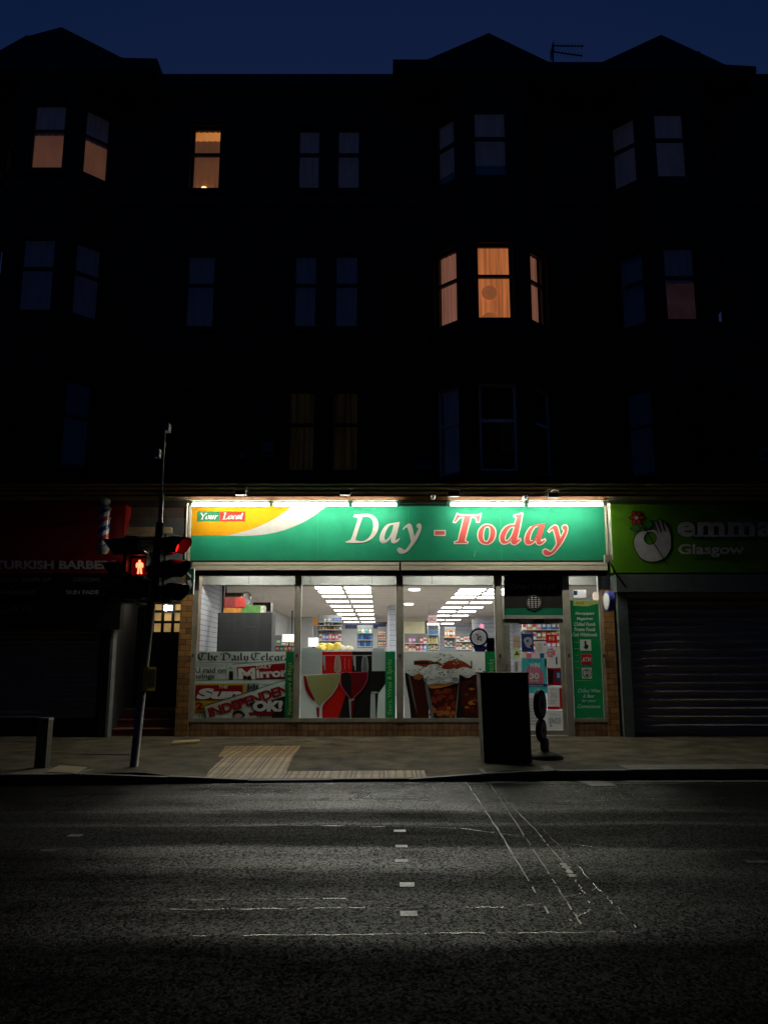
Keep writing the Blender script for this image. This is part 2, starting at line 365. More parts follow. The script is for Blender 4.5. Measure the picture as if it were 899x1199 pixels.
# ================================================================= GROUND
RZ = -0.11; KY = 10.2
def road_mat():
    m, nt, N, L, b = nodes_of('worn_wet_asphalt')
    tc = N.new('ShaderNodeTexCoord'); ob = tc.outputs['Object']
    vo = N.new('ShaderNodeTexVoronoi'); vo.inputs['Scale'].default_value = 78; L.new(ob, vo.inputs['Vector'])
    vo2 = N.new('ShaderNodeTexVoronoi'); vo2.inputs['Scale'].default_value = 150; L.new(ob, vo2.inputs['Vector'])
    n1 = N.new('ShaderNodeTexNoise'); n1.inputs['Scale'].default_value = 0.9; n1.inputs['Detail'].default_value = 7; n1.inputs['Roughness'].default_value = 0.6
    mp = N.new('ShaderNodeMapping'); mp.inputs['Scale'].default_value = (0.28, 1.0, 1); L.new(ob, mp.inputs[0]); L.new(mp.outputs[0], n1.inputs['Vector'])
    nd = N.new('ShaderNodeTexNoise'); nd.inputs['Scale'].default_value = 0.35; nd.inputs['Detail'].default_value = 3; L.new(ob, nd.inputs['Vector'])
    # lane-long wear bands across Y, edges wandering with noise
    sp = N.new('ShaderNodeSeparateXYZ'); L.new(ob, sp.inputs[0])
    wob = N.new('ShaderNodeMath'); wob.operation = 'MULTIPLY_ADD'; L.new(nd.outputs['Fac'], wob.inputs[0]); wob.inputs[1].default_value = 0.5; L.new(sp.outputs['Y'], wob.inputs[2])
    wob2 = N.new('ShaderNodeMath'); wob2.operation = 'MULTIPLY_ADD'; L.new(n1.outputs['Fac'], wob2.inputs[0]); wob2.inputs[1].default_value = 0.25; L.new(wob.outputs[0], wob2.inputs[2])
    mr = N.new('ShaderNodeMapRange'); mr.inputs['From Min'].default_value = 2.0; mr.inputs['From Max'].default_value = 12.0; L.new(wob2.outputs[0], mr.inputs[0])
    cr = N.new('ShaderNodeValToRGB'); L.new(mr.outputs[0], cr.inputs[0])
    # value = polish (1 = shiny track) ; position = (Y+0.37-2)/10
    e = cr.color_ramp; e.elements[0].position = 0; e.elements[0].color = (0.0,)*3 + (1,)
    e.elements[1].position = 1; e.elements[1].color = (0.5,)*3 + (1,)
    for p, v in ((0.225, 0.03), (0.262, 0.1), (0.28, 0.45), (0.34, 0.5), (0.38, 0.28), (0.42, 0.6), (0.475, 0.66), (0.49, 0.16), (0.565, 0.15), (0.575, 0.5), (0.59, 0.18), (0.625, 0.2), (0.65, 0.7), (0.8, 0.9), (0.86, 0.6)):
        k = e.elements.new(p); k.color = (v, v, v, 1)
    ro = N.new('ShaderNodeMapRange'); L.new(cr.outputs[0], ro.inputs[0]); ro.inputs['To Min'].default_value = 0.85; ro.inputs['To Max'].default_value = 0.12
    ra = N.new('ShaderNodeMath'); ra.operation = 'MULTIPLY_ADD'; L.new(n1.outputs['Fac'], ra.inputs[0]); ra.inputs[1].default_value = -0.22
    ra2 = N.new('ShaderNodeMath'); ra2.operation = 'ADD'; L.new(ro.outputs[0], ra.inputs[2]); L.new(ra.outputs[0], ra2.inputs[0]); ra2.inputs[1].default_value = 0.11
    L.new(ra2.outputs[0], b.inputs['Roughness'])
    b.inputs['Specular IOR Level'].default_value = 0.5
    sl = N.new('ShaderNodeMapRange'); L.new(cr.outputs[0], sl.inputs[0]); sl.inputs['To Min'].default_value = 0.03; sl.inputs['To Max'].default_value = 0.115; spc = N.new('ShaderNodeSeparateColor'); L.new(vo.outputs['Color'], spc.inputs[0])
    pw = N.new('ShaderNodeMath'); pw.operation = 'POWER'; L.new(spc.outputs[1], pw.inputs[0]); pw.inputs[1].default_value = 2.2
    sa = N.new('ShaderNodeMath'); sa.operation = 'MULTIPLY_ADD'; L.new(pw.outputs[0], sa.inputs[0]); sa.inputs[1].default_value = 4.5; sa.inputs[2].default_value = 0.03
    sm = N.new('ShaderNodeMath'); sm.operation = 'MULTIPLY'; L.new(sa.outputs[0], sm.inputs[0]); L.new(sl.outputs[0], sm.inputs[1]); sm.use_clamp = True
    mp4 = N.new('ShaderNodeMapping'); mp4.inputs['Scale'].default_value = (0.3, 1.6, 1); L.new(ob, mp4.inputs[0])
    n4 = N.new('ShaderNodeTexNoise'); n4.inputs['Scale'].default_value = 1.3; n4.inputs['Detail'].default_value = 8; n4.inputs['Roughness'].default_value = 0.7; L.new(mp4.outputs[0], n4.inputs['Vector'])
    r4 = N.new('ShaderNodeMapRange'); L.new(n4.outputs['Fac'], r4.inputs[0]); r4.inputs['From Min'].default_value = 0.36; r4.inputs['From Max'].default_value = 0.66; r4.inputs['To Min'].default_value = 0.15; r4.inputs['To Max'].default_value = 1.7
    s5 = N.new('ShaderNodeMath'); s5.operation = 'MULTIPLY'; s5.use_clamp = True; L.new(sm.outputs[0], s5.inputs[0]); L.new(r4.outputs[0], s5.inputs[1])
    L.new(s5.outputs[0], b.inputs['Specular IOR Level'])
    cc = N.new('ShaderNodeValToRGB'); L.new(vo.outputs['Color'], cc.inputs[0]); cc.color_ramp.elements[0].color = (0.008, 0.008, 0.008, 1); cc.color_ramp.elements[1].color = (0.028, 0.026, 0.022, 1)
    mx = N.new('ShaderNodeMix'); mx.data_type = 'RGBA'; mx.blend_type = 'MULTIPLY'; mx.inputs[0].default_value = 1
    r3 = N.new('ShaderNodeMapRange'); L.new(n1.outputs['Fac'], r3.inputs[0]); r3.inputs['From Min'].default_value = 0.3; r3.inputs['From Max'].default_value = 0.7; r3.inputs['To Min'].default_value = 0.6; r3.inputs['To Max'].default_value = 1.2
    L.new(cc.outputs[0], mx.inputs[6]); L.new(r3.outputs[0], mx.inputs[7]); L.new(mx.outputs[2], b.inputs['Base Color'])
    ad = N.new('ShaderNodeMath'); ad.operation = 'MULTIPLY_ADD'; L.new(vo2.outputs['Distance'], ad.inputs[0]); ad.inputs[1].default_value = 0.35; L.new(vo.outputs['Distance'], ad.inputs[2])
    bp = N.new('ShaderNodeBump'); bp.invert = True; bp.inputs['Strength'].default_value = 1.0; bp.inputs['Distance'].default_value = 0.0036
    L.new(ad.outputs[0], bp.inputs['Height']); L.new(bp.outputs['Normal'], b.inputs['Normal'])
    return m
M['road'] = road_mat()
M['pave'] = mat('pavement_asphalt', (0.105, 0.085, 0.056), 0.85, spec=0.2, var=0.95, vscale=2.2, bump=1.0, bscale=90, rvar=0.1)
M['kerb'] = mat('granite_kerb', (0.13, 0.115, 0.085), 0.65, var=0.4, vscale=8, bump=0.6, bscale=80)
M['earth'] = mat('dark_ground', (0.04, 0.04, 0.04), 0.9)
def grid_sheet(name, x0, x1, y0, y1, z, m, kind='structure'):
    b_ = MB(); b_.add([(x0,y0,z),(x1,y0,z),(x1,y1,z),(x0,y1,z)], [(0,1,2,3)], m); return setting(b_.build(name, origin=(0,0,0)), kind)
grid_sheet('ground', -400, 400, -400, 400, RZ-0.02, M['earth'])
grid_sheet('road', -60, 60, -2.2, KY+0.6, RZ, M['road'])
# pavement with a dropped crossing edge
dx0, dx1 = G(225, 911, 0).x, G(520, 911, 0).x
pv = MB()
xs = [-60, -12, dx0-0.7, dx0, dx1, dx1+0.8, 12, 60]; hz = [0, 0, 0, -0.085, -0.085, 0, 0, 0]
ysr = [(KY+0.12, 1.0), (KY+0.5, 1.0), (KY+1.5, 0.0), (D+1.2, 0.0)]
vs = []; 
for yv, k in ysr:
    for x, h in zip(xs, hz): vs.append((x, yv, h*k if k else 0))
n_ = len(xs)
pv.add(vs, [(r_*n_+i, r_*n_+i+1, (r_+1)*n_+i+1, (r_+1)*n_+i) for r_ in range(3) for i in range(n_-1)], M['pave'])
setting(pv.build('pavement', origin=(0,0,0)))
def zk(x):
    if x < dx0-0.7 or x > dx1+0.8: return 0
    if x < dx0: return -0.085*(x-dx0+0.7)/0.7
    if x > dx1: return -0.085*(1-(x-dx1)/0.8)
    return -0.085
q_ = MB(); q_.box(-60, 60, -5.3, -2.2, RZ-0.02, 0.0, M['pave']); setting(q_.build('pavement', origin=(0,0,0)))
tx0, tx1 = G(224, 909).x, G(496, 894).x
kb = MB(); x = -30.0
while x < 30:
    w_ = R.uniform(0.85, 1.0); dz = R.uniform(-0.004, 0.006); dy = R.uniform(-0.012, 0.012); g_ = 0.012
    a, c = x+g_, x+w_
    za, zc = zk(a)+dz, zk(c)+dz
    y0_, y1_ = KY+dy, KY+(0.13 if (c > tx0 and a < tx1) else 0.5)
    kb.add([(a,y0_,RZ-0.02),(c,y0_,RZ-0.02),(c,y0_,zc-0.02),(a,y0_,za-0.02),(a,y0_+0.02,za+0.003),(c,y0_+0.02,zc+0.003),(c,y1_,zc+0.003),(a,y1_,za+0.003),(a,y1_,RZ-.02),(c,y1_,RZ-.02)],
           [(0,1,2,3),(3,2,5,4),(4,5,6,7),(0,3,4,7,8),(1,9,6,5,2)], M['kerb'])
    x += w_
setting(kb.build('kerb', origin=(0,0,0)))
# tactile paving
def tact():
    m = brickmat('buff_tactile_slab', (0.42, 0.265, 0.095), (0.31, 0.19, 0.07), (0.06, 0.04, 0.022), 0.4, 0.4, 0.012, 'XY', 0.6, 0.4, offset=0, dirt=0.4)
    N, L = m.node_tree.nodes, m.node_tree.links; b = N['Principled BSDF']
    tc = N.new('ShaderNodeTexCoord')
    sp = N.new('ShaderNodeSeparateXYZ'); L.new(tc.outputs['Object'], sp.inputs[0])
    def sn(o, k):
        a_ = N.new('ShaderNodeMath'); a_.operation = 'MULTIPLY'; a_.inputs[1].default_value = k; L.new(o, a_.inputs[0])
        q = N.new('ShaderNodeMath'); q.operation = 'COSINE'; L.new(a_.outputs[0], q.inputs[0]); return q.outputs[0]
    k = 2*math.pi/0.0667
    ml = N.new('ShaderNodeMath'); ml.operation = 'ADD'; L.new(sn(sp.outputs['X'], k), ml.inputs[0]); L.new(sn(sp.outputs['Y'], k), ml.inputs[1])
    mr = N.new('ShaderNodeMapRange'); mr.inputs['From Min'].default_value = 0.2; mr.inputs['From Max'].default_value = 1.4; L.new(ml.outputs[0], mr.inputs[0])
    bp = N.new('ShaderNodeBump'); bp.inputs['Strength'].default_value = 1; bp.inputs['Distance'].default_value = 0.012
    L.new(mr.outputs[0], bp.inputs['Height'])
    old = [l for l in L if l.to_node == b and l.to_socket.name == 'Normal'][0].from_socket
    L.new(old, bp.inputs['Normal']); L.new(bp.outputs['Normal'], b.inputs['Normal'])
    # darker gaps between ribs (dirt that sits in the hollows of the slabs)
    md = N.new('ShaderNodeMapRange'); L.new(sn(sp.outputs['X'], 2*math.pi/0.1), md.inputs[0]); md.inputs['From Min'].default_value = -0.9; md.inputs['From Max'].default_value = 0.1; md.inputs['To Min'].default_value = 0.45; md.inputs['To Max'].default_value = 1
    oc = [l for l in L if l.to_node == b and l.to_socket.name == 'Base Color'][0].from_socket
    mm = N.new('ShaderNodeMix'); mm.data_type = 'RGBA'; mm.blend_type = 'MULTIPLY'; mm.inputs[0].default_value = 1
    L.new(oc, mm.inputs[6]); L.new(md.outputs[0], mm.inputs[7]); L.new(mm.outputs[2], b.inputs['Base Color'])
    return m
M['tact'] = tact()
tp = MB()
def pz(x, y):
    k = max(0, min(1, 1-(y-(KY+0.5))/1.0)); return zk(max(dx0, min(dx1, x)))*k + 0.006
def tq(pts):
    tp.add([(p.x, p.y, pz(p.x, p.y)) for p in pts], [tuple(range(len(pts)))], M['tact'])
a0, a1, a2, a3 = G(264, 874), G(352, 874), G(338, 894), G(496, 894)
yb = KY+0.135
for (ax, ay, bx, by, cx, cy, ex, ey) in ((G(240, 894).x, 0, 0, 0, 0, 0, 0, 0),):
    pass
def tpt(x, y): return (x, y, pz(x, y))
ysplit = a2.y
ny = 4
Lx = lambda y: a0.x + (G(226, 909).x+0.05-a0.x)*((a0.y-y)/(a0.y-yb))
Rx = lambda y: a1.x + (a2.x-a1.x)*((a1.y-y)/(a1.y-a2.y)) if y >= a2.y else a3.x
rows = [a0.y, KY+1.5, ysplit+0.001] if KY+1.5 > ysplit else [a0.y, ysplit+0.001]
rows = sorted(set([a0.y, KY+1.5, ysplit+0.001] if ysplit < KY+1.5 else [a0.y, ysplit+0.001]), reverse=True)
for ya, yc in zip(rows, rows[1:]):
    tp.add([tpt(Lx(yc), yc), tpt(Rx(yc), yc), tpt(Rx(ya), ya), tpt(Lx(ya), ya)], [(0,1,2,3)], M['tact'])
rows = sorted(set([ysplit, yb] + ([KY+0.5] if ysplit > KY+0.5 else [])), reverse=True)
nx = [Lx(yb), dx0, 0] 
xsn = sorted([dx0, a3.x, -1.0])
prev = None
for ya, yc in zip(rows, rows[1:]):
    tp.add([tpt(Lx(yc), yc), tpt(a3.x, yc), tpt(a3.x, ya), tpt(Lx(ya), ya)], [(0,1,2,3)], M['tact'])
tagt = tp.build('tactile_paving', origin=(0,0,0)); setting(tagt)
KSL = 0.058
def skew(o):
    for v in o.data.vertices:
        t = max(0.0, min(1.0, 1-(v.co.y-(KY+0.5))/1.0)); v.co.y += KSL*(max(-12, min(12, v.co.x))-4.0)*t
for n_o in ('pavement', 'kerb', 'tactile_paving'): skew(bpy.data.objects[n_o])
# road markings and joints
M['paint'] = mat('worn_white_paint', (0.6, 0.6, 0.56), 0.3, var=0.5, vscale=30)
M['seal'] = mat('pale_joint_sealant', (0.11, 0.10, 0.08), 0.3, var=0.6, vscale=14)
M['crack'] = mat('worn_joint', (0.06, 0.055, 0.045), 0.25, var=0.8, vscale=9)
M['paint_faint'] = mat('faded_paint', (0.2, 0.19, 0.17), 0.4, var=0.6, vscale=20)
rm = MB(); zz = RZ+0.004
for i, (px, py, w_, h_) in enumerate(((468, 973, 14, 2.6), (470, 991, 14, 2.8), (470, 1008, 15, 3), (476.5, 1036, 17, 5), (478.5, 1070, 20, 6), (88, 978.5, 16, 2.6), (57, 996, 18, 2.8), (886, 1009, 26, 3), (500, 990, 0, 0))):
    if not w_: continue
    m_ = 'paint_faint' if i in (2, 5, 6, 7) else 'paint'
    a, b_, c = G(px-w_/2, py, zz), G(px+w_/2, py, zz), G(px, py-h_/2, zz).y
    y2 = G(px, py+h_/2, zz).y
    rm.add([(a.x, y2, zz), (b_.x, y2, zz), (b_.x, c, zz), (a.x, c, zz)], [(0,1,2,3)], m_)
o = rm.build('crossing_stud_markings', origin=(0,0,0)); setting(o)
em = MB(); line_strip(em, [(G(708, 914, zz).x, KY-0.13), (40, KY-0.13)], 0.09, zz, 'paint_faint')
x = 1.2
while x < G(708, 914, zz).x:
    line_strip(em, [(x, KY-0.13), (x+0.35, KY-0.13)], 0.06, zz, 'paint_faint'); x += 0.62
line_strip(em, [G(682, 911, zz), G(705, 919, zz)], 0.3, zz+0.001, 'paint_faint')
eo = em.build('edge_line', origin=(0,0,0)); setting(eo)
for v in eo.data.vertices: v.co.y += KSL*(max(-12, min(12, v.co.x))-4.0)
jm = MB()
def wander(pts, amp, z, n=16):
    out = []
    for (a, b_) in zip(pts, pts[1:]):
        A, B = G(*a, z), G(*b_, z)
        for k in range(n): p = A.lerp(B, k/n); out.append((p.x+R.uniform(-amp, amp), p.y+R.uniform(-amp, amp)))
    out.append(tuple(G(*pts[-1], z)[:2])); return out
for pts, w_, mm in (
    (((545,915),(585,975),(642,1070)), 0.022, 'seal'), (((572,915),(605,965),(650,1035),(680,1082)), 0.016, 'seal'), (((585,930),(625,970),(660,1012)), 0.022, 'seal'),
    (((658,1010),(671,1027)), 0.09, 'seal'), (((671,1027),(690,1057)), 0.014, 'crack'), (((600,940),(637,972),(700,1040),(745,1087)), 0.014, 'crack'),
    (((667,1078),(695,1064)), 0.012, 'crack'), (((650,1055),(700,1040)), 0.014, 'crack'), (((584,976),(612,980)), 0.05, 'crack'),
    (((300,966),(450,968),(540,970),(575,975),(615,981)), 0.03, 'crack'), (((655,987),(720,995),(810,1001),(899,1010)), 0.02, 'crack'),
    (((160,1066),(340,1064),(450,1063),(600,1063),(650,1056)), 0.016, 'crack'), (((120,1097),(450,1094),(640,1092),(840,1091)), 0.014, 'crack'),
    (((705,916),(795,957)), 0.02, 'crack'), (((55,953),(122,927)), 0.03, 'crack'), (((200,1054),(420,1052)), 0.01, 'crack')):
    ps = wander(pts, 0.004 if mm == 'seal' else 0.010, zz)
    run = [ps[0]]
    for p_ in ps[1:]:
        if R.random() < (0.22 if mm == 'crack' else 0.12):
            if len(run) > 1: line_strip(jm, run, [w_*R.uniform(0.15, 0.8) for _ in run], zz, mm)
            run = [p_]
        else: run.append(p_)
    if len(run) > 1: line_strip(jm, run, [w_*R.uniform(0.15, 0.8) for _ in run], zz, mm)
setting(jm.build('road_joints', origin=(0,0,0)))

# ================================================================= TENEMENT
BLD = thing('tenement_building', 'tall sooty stone tenement with canted bay windows and gabled roofline above the shops', 'building', (0, D, 0))
BY = 14.25
ZW = 3.95   # wall starts above shopfronts
def zq(py, Y): return W(0, py, Y).z
ZT = 13.12
bays = [(-7.85, -7.2, -6.02, -5.37), (0.85, 1.5, 2.68, 3.33), (4.41, 5.06, 6.2, 6.85)]
storeys_bay = [(zq(552, BY), zq(447, BY)), (zq(373, BY), zq(283, BY)), (zq(206, BY), zq(124, BY))]
storeys_flat = [(zq(553, D), zq(455, D)), (zq(383, D), zq(294, D)), (zq(221, D), zq(146, D))]
flatwin = []   # (x0,x1,storey)
xw = lambda px, py: W(px, py, D).x
for s_, py, prs in ((2, 180, ((223, 259), (347, 376), (393, 423))), (1, 338, ((215, 252), (342, 372), (390, 421))), (0, 505, ((205, 244), (335, 370), (387, 421)))):
    for a, b_ in prs: flatwin.append((xw(a, py), xw(b_, py), s_))
wm = MB()
segs = [(-70, -12.5), (12.5, 70), (-12.5, -7.85), (-5.37, 0.85), (3.33, 4.41), (6.85, 12.5)]
for a, b_ in segs:
    hs = [(w0-a, w1-a, *storeys_flat[s_]) for w0, w1, s_ in flatwin if a < w0 < b_]
    wm.facet((a, D), (b_, D), ZW, ZT, hs, M['stone'], 0.16)
BDZ = [0.16, 0, -0.03]
facets = []
for bi, (a, b_, c, d_) in enumerate(bays):
    for (p0, p1) in (((a, D), (b_, BY)), ((b_, BY), (c, BY)), ((c, BY), (d_, D))):
        L_ = math.hypot(p1[0]-p0[0], p1[1]-p0[1]); mg = 0.24 if abs(p1[1]-p0[1]) < 0.01 else 0.17
        hs = [(mg, L_-mg, z0+BDZ[bi], z1+BDZ[bi]) for z0, z1 in storeys_bay]
        wm.facet(p0, p1, ZW+0.55, ZT, hs, M['stone'], 0.16); facets.append((bi, p0, p1, mg, L_))
    wm.add([(a, D, ZW+0.55), (b_, BY, ZW+0.55), (c, BY, ZW+0.55), (d_, D, ZW+0.55)], [(3,2,1,0)], M['stone_trim'])
# side returns and back so the block is solid
wm.box(-30, 30, 36, 36.3, 0, ZT, M['stone'])
for a_, b_ in ((-70, -12.81), (12.81, 70)): wm.box(a_, b_, D, D+0.3, 0, ZW-0.001, M['stone']); wm.box(-12.8, -12.5, D, 36.3, 0, ZT, M['stone']); wm.box(12.5, 12.8, D, 36.3, 0, ZT, M['stone'])
wm.build('wall', BLD)
# string courses following the plan
def course(name, z, h, out, m, flat=True):
    c_ = MB(); 
    pts = [(-12.5, D)]
    for a, b_, c, d_ in bays: pts += [(a, D), (b_, BY), (c, BY), (d_, D)]
    pts += [(12.5, D)]
    def off(i, o_):
        p = Vector(pts[i]); dv = []
        for j in (i-1, i):
            if 0 <= j < len(pts)-1: q = (Vector(pts[j+1])-Vector(pts[j])).normalized(); dv.append(Vector((q.y, -q.x)))
        nn = sum(dv, Vector((0, 0))).normalized(); return p + nn*(o_/max(0.3, nn.dot(dv[0])))
    for i in range(len(pts)-1):
        a, b_ = off(i, out), off(i+1, out); a2_, b2_ = off(i, -0.02), off(i+1, -0.02)
        c_.add([(a.x,a.y,z),(b_.x,b_.y,z),(b_.x,b_.y,z+h),(a.x,a.y,z+h),(a2_.x,a2_.y,z-0.03),(b2_.x,b2_.y,z-0.03),(a2_.x,a2_.y,z+h+0.02),(b2_.x,b2_.y,z+h+0.02)], [(0,1,2,3),(4,5,1,0),(3,2,7,6)], m)
    return c_.build(name, BLD)
course('string_course', storeys_bay[1][0]-0.22, 0.12, 0.06, M['stone_trim'])
course('string_course', storeys_bay[2][0]-0.22, 0.12, 0.06, M['stone_trim'])
course('cornice', zq(105, D)-0.05, 0.3, 0.14, M['stone_trim'])
# gables and eaves above the bays
gm = MB()
def sil(pts, Y, depth, base=100):
    q = [W(px, py, Y) for px, py in pts]
    zb = W(0, base, Y).z
    q += [Vector((q[-1].x, Y, zb)), Vector((q[0].x, Y, zb))]
    gm.prism(q, (0, depth, 0), M['stone_trim'])
sil([(-150, 68), (-65, 68), (0, 58), (27, 43), (72, 31), (143, 67), (184, 68)], 14.08, 2.2, 84)
gm.build('gable', BLD); gm = MB()
sil([(460, 69), (500, 69), (572, 38), (643, 72), (705, 72), (774, 40), (849, 75), (885, 77)], 14.08, 2.2, 84)
gm.build('gable', BLD)
rf = MB()
zt2 = W(0, 86, D-0.1).z
rf.box(-12.5, 12.5, D-0.1, D+0.5, ZT, zt2, M['stone_trim'])
rf.add([(-12.5, D+0.4, zt2), (12.5, D+0.4, zt2), (12.5, 24, zt2+1.5), (-12.5, 24, zt2+1.5), (12.5, 36.3, zt2-0.3), (-12.5, 36.3, zt2-0.3)], [(0,1,2,3), (3,2,4,5)], M['roof'])
rfo = rf.build('roof', BLD)
ch = MB(); q0, q1 = W(27, 60, 15.3), W(47, 41, 15.3)
ch.box(q0.x, q1.x, 15.3, 16.1, ZT-0.2, q1.z, M['stone_trim']); ch.build('chimney', rfo)
# windows
def window(p0, p1, u0, u1, z0, z1, frame, fill, split=0.42, fills=None, extra=None, label=None):
    P0, P1 = Vector((*p0, 0)), Vector((*p1, 0)); d = (P1-P0).normalized(); nn = Vector((-d.y, d.x, 0))
    xf = Matrix(((d.x, nn.x, 0, P0.x), (d.y, nn.y, 0, P0.y), (0, 0, 1, 0), (0, 0, 0, 1)))
    f = MB(); t = 0.055; yb_ = 0.15
    f.box(u0, u0+t, 0.10, yb_, z0, z1, frame, xf); f.box(u1-t, u1, 0.10, yb_, z0, z1, frame, xf)
    f.box(u0+t, u1-t, 0.10, yb_, z0, z0+t*1.3, frame, xf); f.box(u0+t, u1-t, 0.10, yb_, z1-t, z1, frame, xf)
    zm = z1-(z1-z0)*split; f.box(u0+t, u1-t, 0.09, yb_, zm-0.03, zm+0.03, frame, xf)
    fo = f.build('window', BLD)
    if label: fo['label'] = label
    g = MB(); g.add([xf @ Vector(p) for p in ((u0+t,0.125,z0+t),(u1-t,0.125,z0+t),(u1-t,0.125,z1-t),(u0+t,0.125,z1-t))], [(0,1,2,3)], M['glass']); g.build('pane', fo)
    s_ = MB(); s_.box(u0-0.06, u1+0.06, -0.05, 0.12, z0-0.09, z0-0.002, 'stone_trim', xf); s_.build('sill', fo)
    k = MB(); N_ = 14
    fl = fills or [(0, 1, fill)]
    for a, b_, mt_ in fl:
        za, zb = z0+(z1-z0)*a, z0+(z1-z0)*b_
        vs = []
        for i in range(N_+1):
            u = u0+(u1-u0)*i/N_; y = 0.24+(0.012*math.sin(i*2.4))
            vs += [xf @ Vector((u, y, za)), xf @ Vector((u, y, zb))]
        k.add(vs, [(2*i, 2*i+2, 2*i+3, 2*i+1) for i in range(N_)], mt_)
    k.build('curtain', fo)
    # closed dark room box behind
    rb = MB(); rb.add([xf @ Vector(p) for p in ((u0-0.05,0.3,z0-0.05),(u1+0.05,0.3,z0-0.05),(u1+0.05,0.3,z1+0.05),(u0-0.05,0.3,z1+0.05))], [(0,1,2,3)], M['black']); rb.build('backing', fo)
    return xf, fo
for w0, w1, s_ in flatwin:
    z0, z1 = storeys_flat[s_]; u0, u1 = w0+12.5, w1+12.5
    lit = None; fills = None; fr = M['sash']
    left = w0 < -2.6
    if s_ == 2: fills = [(0, 0.86, M['lit_brown']), (0.86, 1, M['lit_band'])] if left else [(0, 1, M['blind_skyglow_top'])]
    elif s_ == 1: fills = [(0, 1, M['blind_skyglow'])]
    else: fills = [(0, 1, M['blind_dark'] if left else M['lit_tan'])]
    xf, fo = window((-12.5, D), (12.5, D), u0, u1, z0, z1, fr, None, fills=fills, label='window lit amber from inside' if (left and s_ == 2) else None)
    if left and s_ == 2:
        lm = MB(); c = xf @ Vector((u0+(u1-u0)*0.42, 0.19, z0+0.10))
        for i in range(5):
            pass
        lm.tube([c+Vector((0,0,-0.03)), c, c+Vector((0,0,0.05)), c+Vector((0,0,0.08))], [0.055, 0.07, 0.055, 0.01], M['lamp_warm'], 12)
        lm.build('lamp', fo, smooth=True)
for bi, p0, p1, mg, L_ in facets:
    front = abs(p1[1]-p0[1]) < 0.01; lside = p1[1] < p0[1]
    for si, (z0, z1) in enumerate(storeys_bay):
        z0 += BDZ[bi]; z1 += BDZ[bi]
        fr = M['sash']; fills = [(0, 1, M['blind_skyglow'])]; lb = None
        if bi == 0:
            if si == 2: fills = [(0, 0.58, M['lit_pink']), (0.58, 1, M['blind_skyglow_top'])]; lb = 'window with pinkish light behind its lower sash'
            elif si == 0: fills = [(0, 1, M['blind_dark'])]
        if bi == 1:
            if si == 1: fills = [(0, 1, M['lit_orange'] if front else M['lit_side'])]; lb = 'window glowing orange through its curtain'
            elif si == 2: fills = [(0, 0.25, M['blind']), (0.25, 1, M['blind_skyglow_top'])] if front or lside else [(0, 1, M['blind_dark'])]
            else: fr = M['sash_white']; fills = [(0, 1, M['blind_dark'] if front or not lside else M['blind_skyglow'])]; lb = 'window with white painted frame'
        if bi == 2:
            if si == 0: fills = [(0, 1, M['blind_dark'])]
            elif si == 1: fills = [(0, 0.55, M['lit_faint']), (0.55, 1, M['blind_skyglow'])] if front else [(0, 1, M['blind'] if lside else M['blind_dark'])]
            elif front or lside: fills = [(0, 1, M['blind_skyglow_top'])]
            else: fills = [(0, 1, M['blind_dark'])]
        xf, fo = window(p0, p1, mg, L_-mg, z0, z1, fr, None, fills=fills, label=lb)
        if bi == 1 and si == 1 and front:
            st = MB()
            for cz, rr in ((z0+0.62, 0.15), (z0+0.05, 0.17)):
                cc = xf @ Vector((mg+0.27, 0.2, cz))
                nn = 20; st.add([cc+Vector((rr*math.cos(6.283*i/nn), 0, max(z0-cz+0.06, rr*math.sin(6.283*i/nn)))) for i in range(nn)], [tuple(range(nn))[::-1]], litcloth('lit_shade_paper', (1.0, 0.32, 0.10), 0.26, (1, 1, 1), 0.8) if 'shadep' not in M else M['shadep'])
            st.build('paper_lampshade', fo)

# the terrace on the other side of the street, behind the viewer
OB = thing('tenement_building', 'plain dark stone terrace on the opposite side of the street facing the shops', 'building', (0, -5, 0))
q = MB(); hs_ = []
for k in range(12):
    for j in range(4): hs_.append((1.2+k*2.1+(0.4 if k % 3 else 0), 2.2+k*2.1+(0.4 if k % 3 else 0), 1.2+j*3.0, 2.9+j*3.0))
q.facet((13.5, -5.0), (-13.5, -5.0), 0, 14.6, hs_, M['stone'], 0.16)
for a in (13.5, -13.5): q.box(min(a, a*1.02), max(a, a*1.02), -12, -5, 0, 14.6, M['stone'])
q.box(-13.5, 13.5, -12.3, -12, 0, 14.6, M['stone']); q.box(-70, -13.52, -12, -5, 0, 14.6, M['stone']); q.box(13.52, 70, -12, -5, 0, 14.6, M['stone']); q.build('wall', OB)
q = MB(); q.box(-13.6, 13.6, -5.2, -4.85, 14.6, 14.9, M['stone_trim']); q.add([(-13.6,-5.1,14.9),(13.6,-5.1,14.9),(13.6,-8.5,16.5),(-13.6,-8.5,16.5),(13.6,-12.3,14.6),(-13.6,-12.3,14.6)], [(3,2,1,0),(5,4,2,3)], M['roof']); q.build('roof', OB)
for k, h in enumerate(hs_):
    q = MB(); a, b_ = 13.5-h[0], 13.5-h[1]; q.box(b_, a, -5.2, -5.15, h[2], h[3], M['glass']); q.box(b_, a, -5.14, -5.1, (h[2]+h[3])/2-0.03, (h[2]+h[3])/2+0.03, M['sash']); q.box(b_, a, -5.5, -5.45, h[2], h[3], M['blind_dark']); q.build('window', OB)
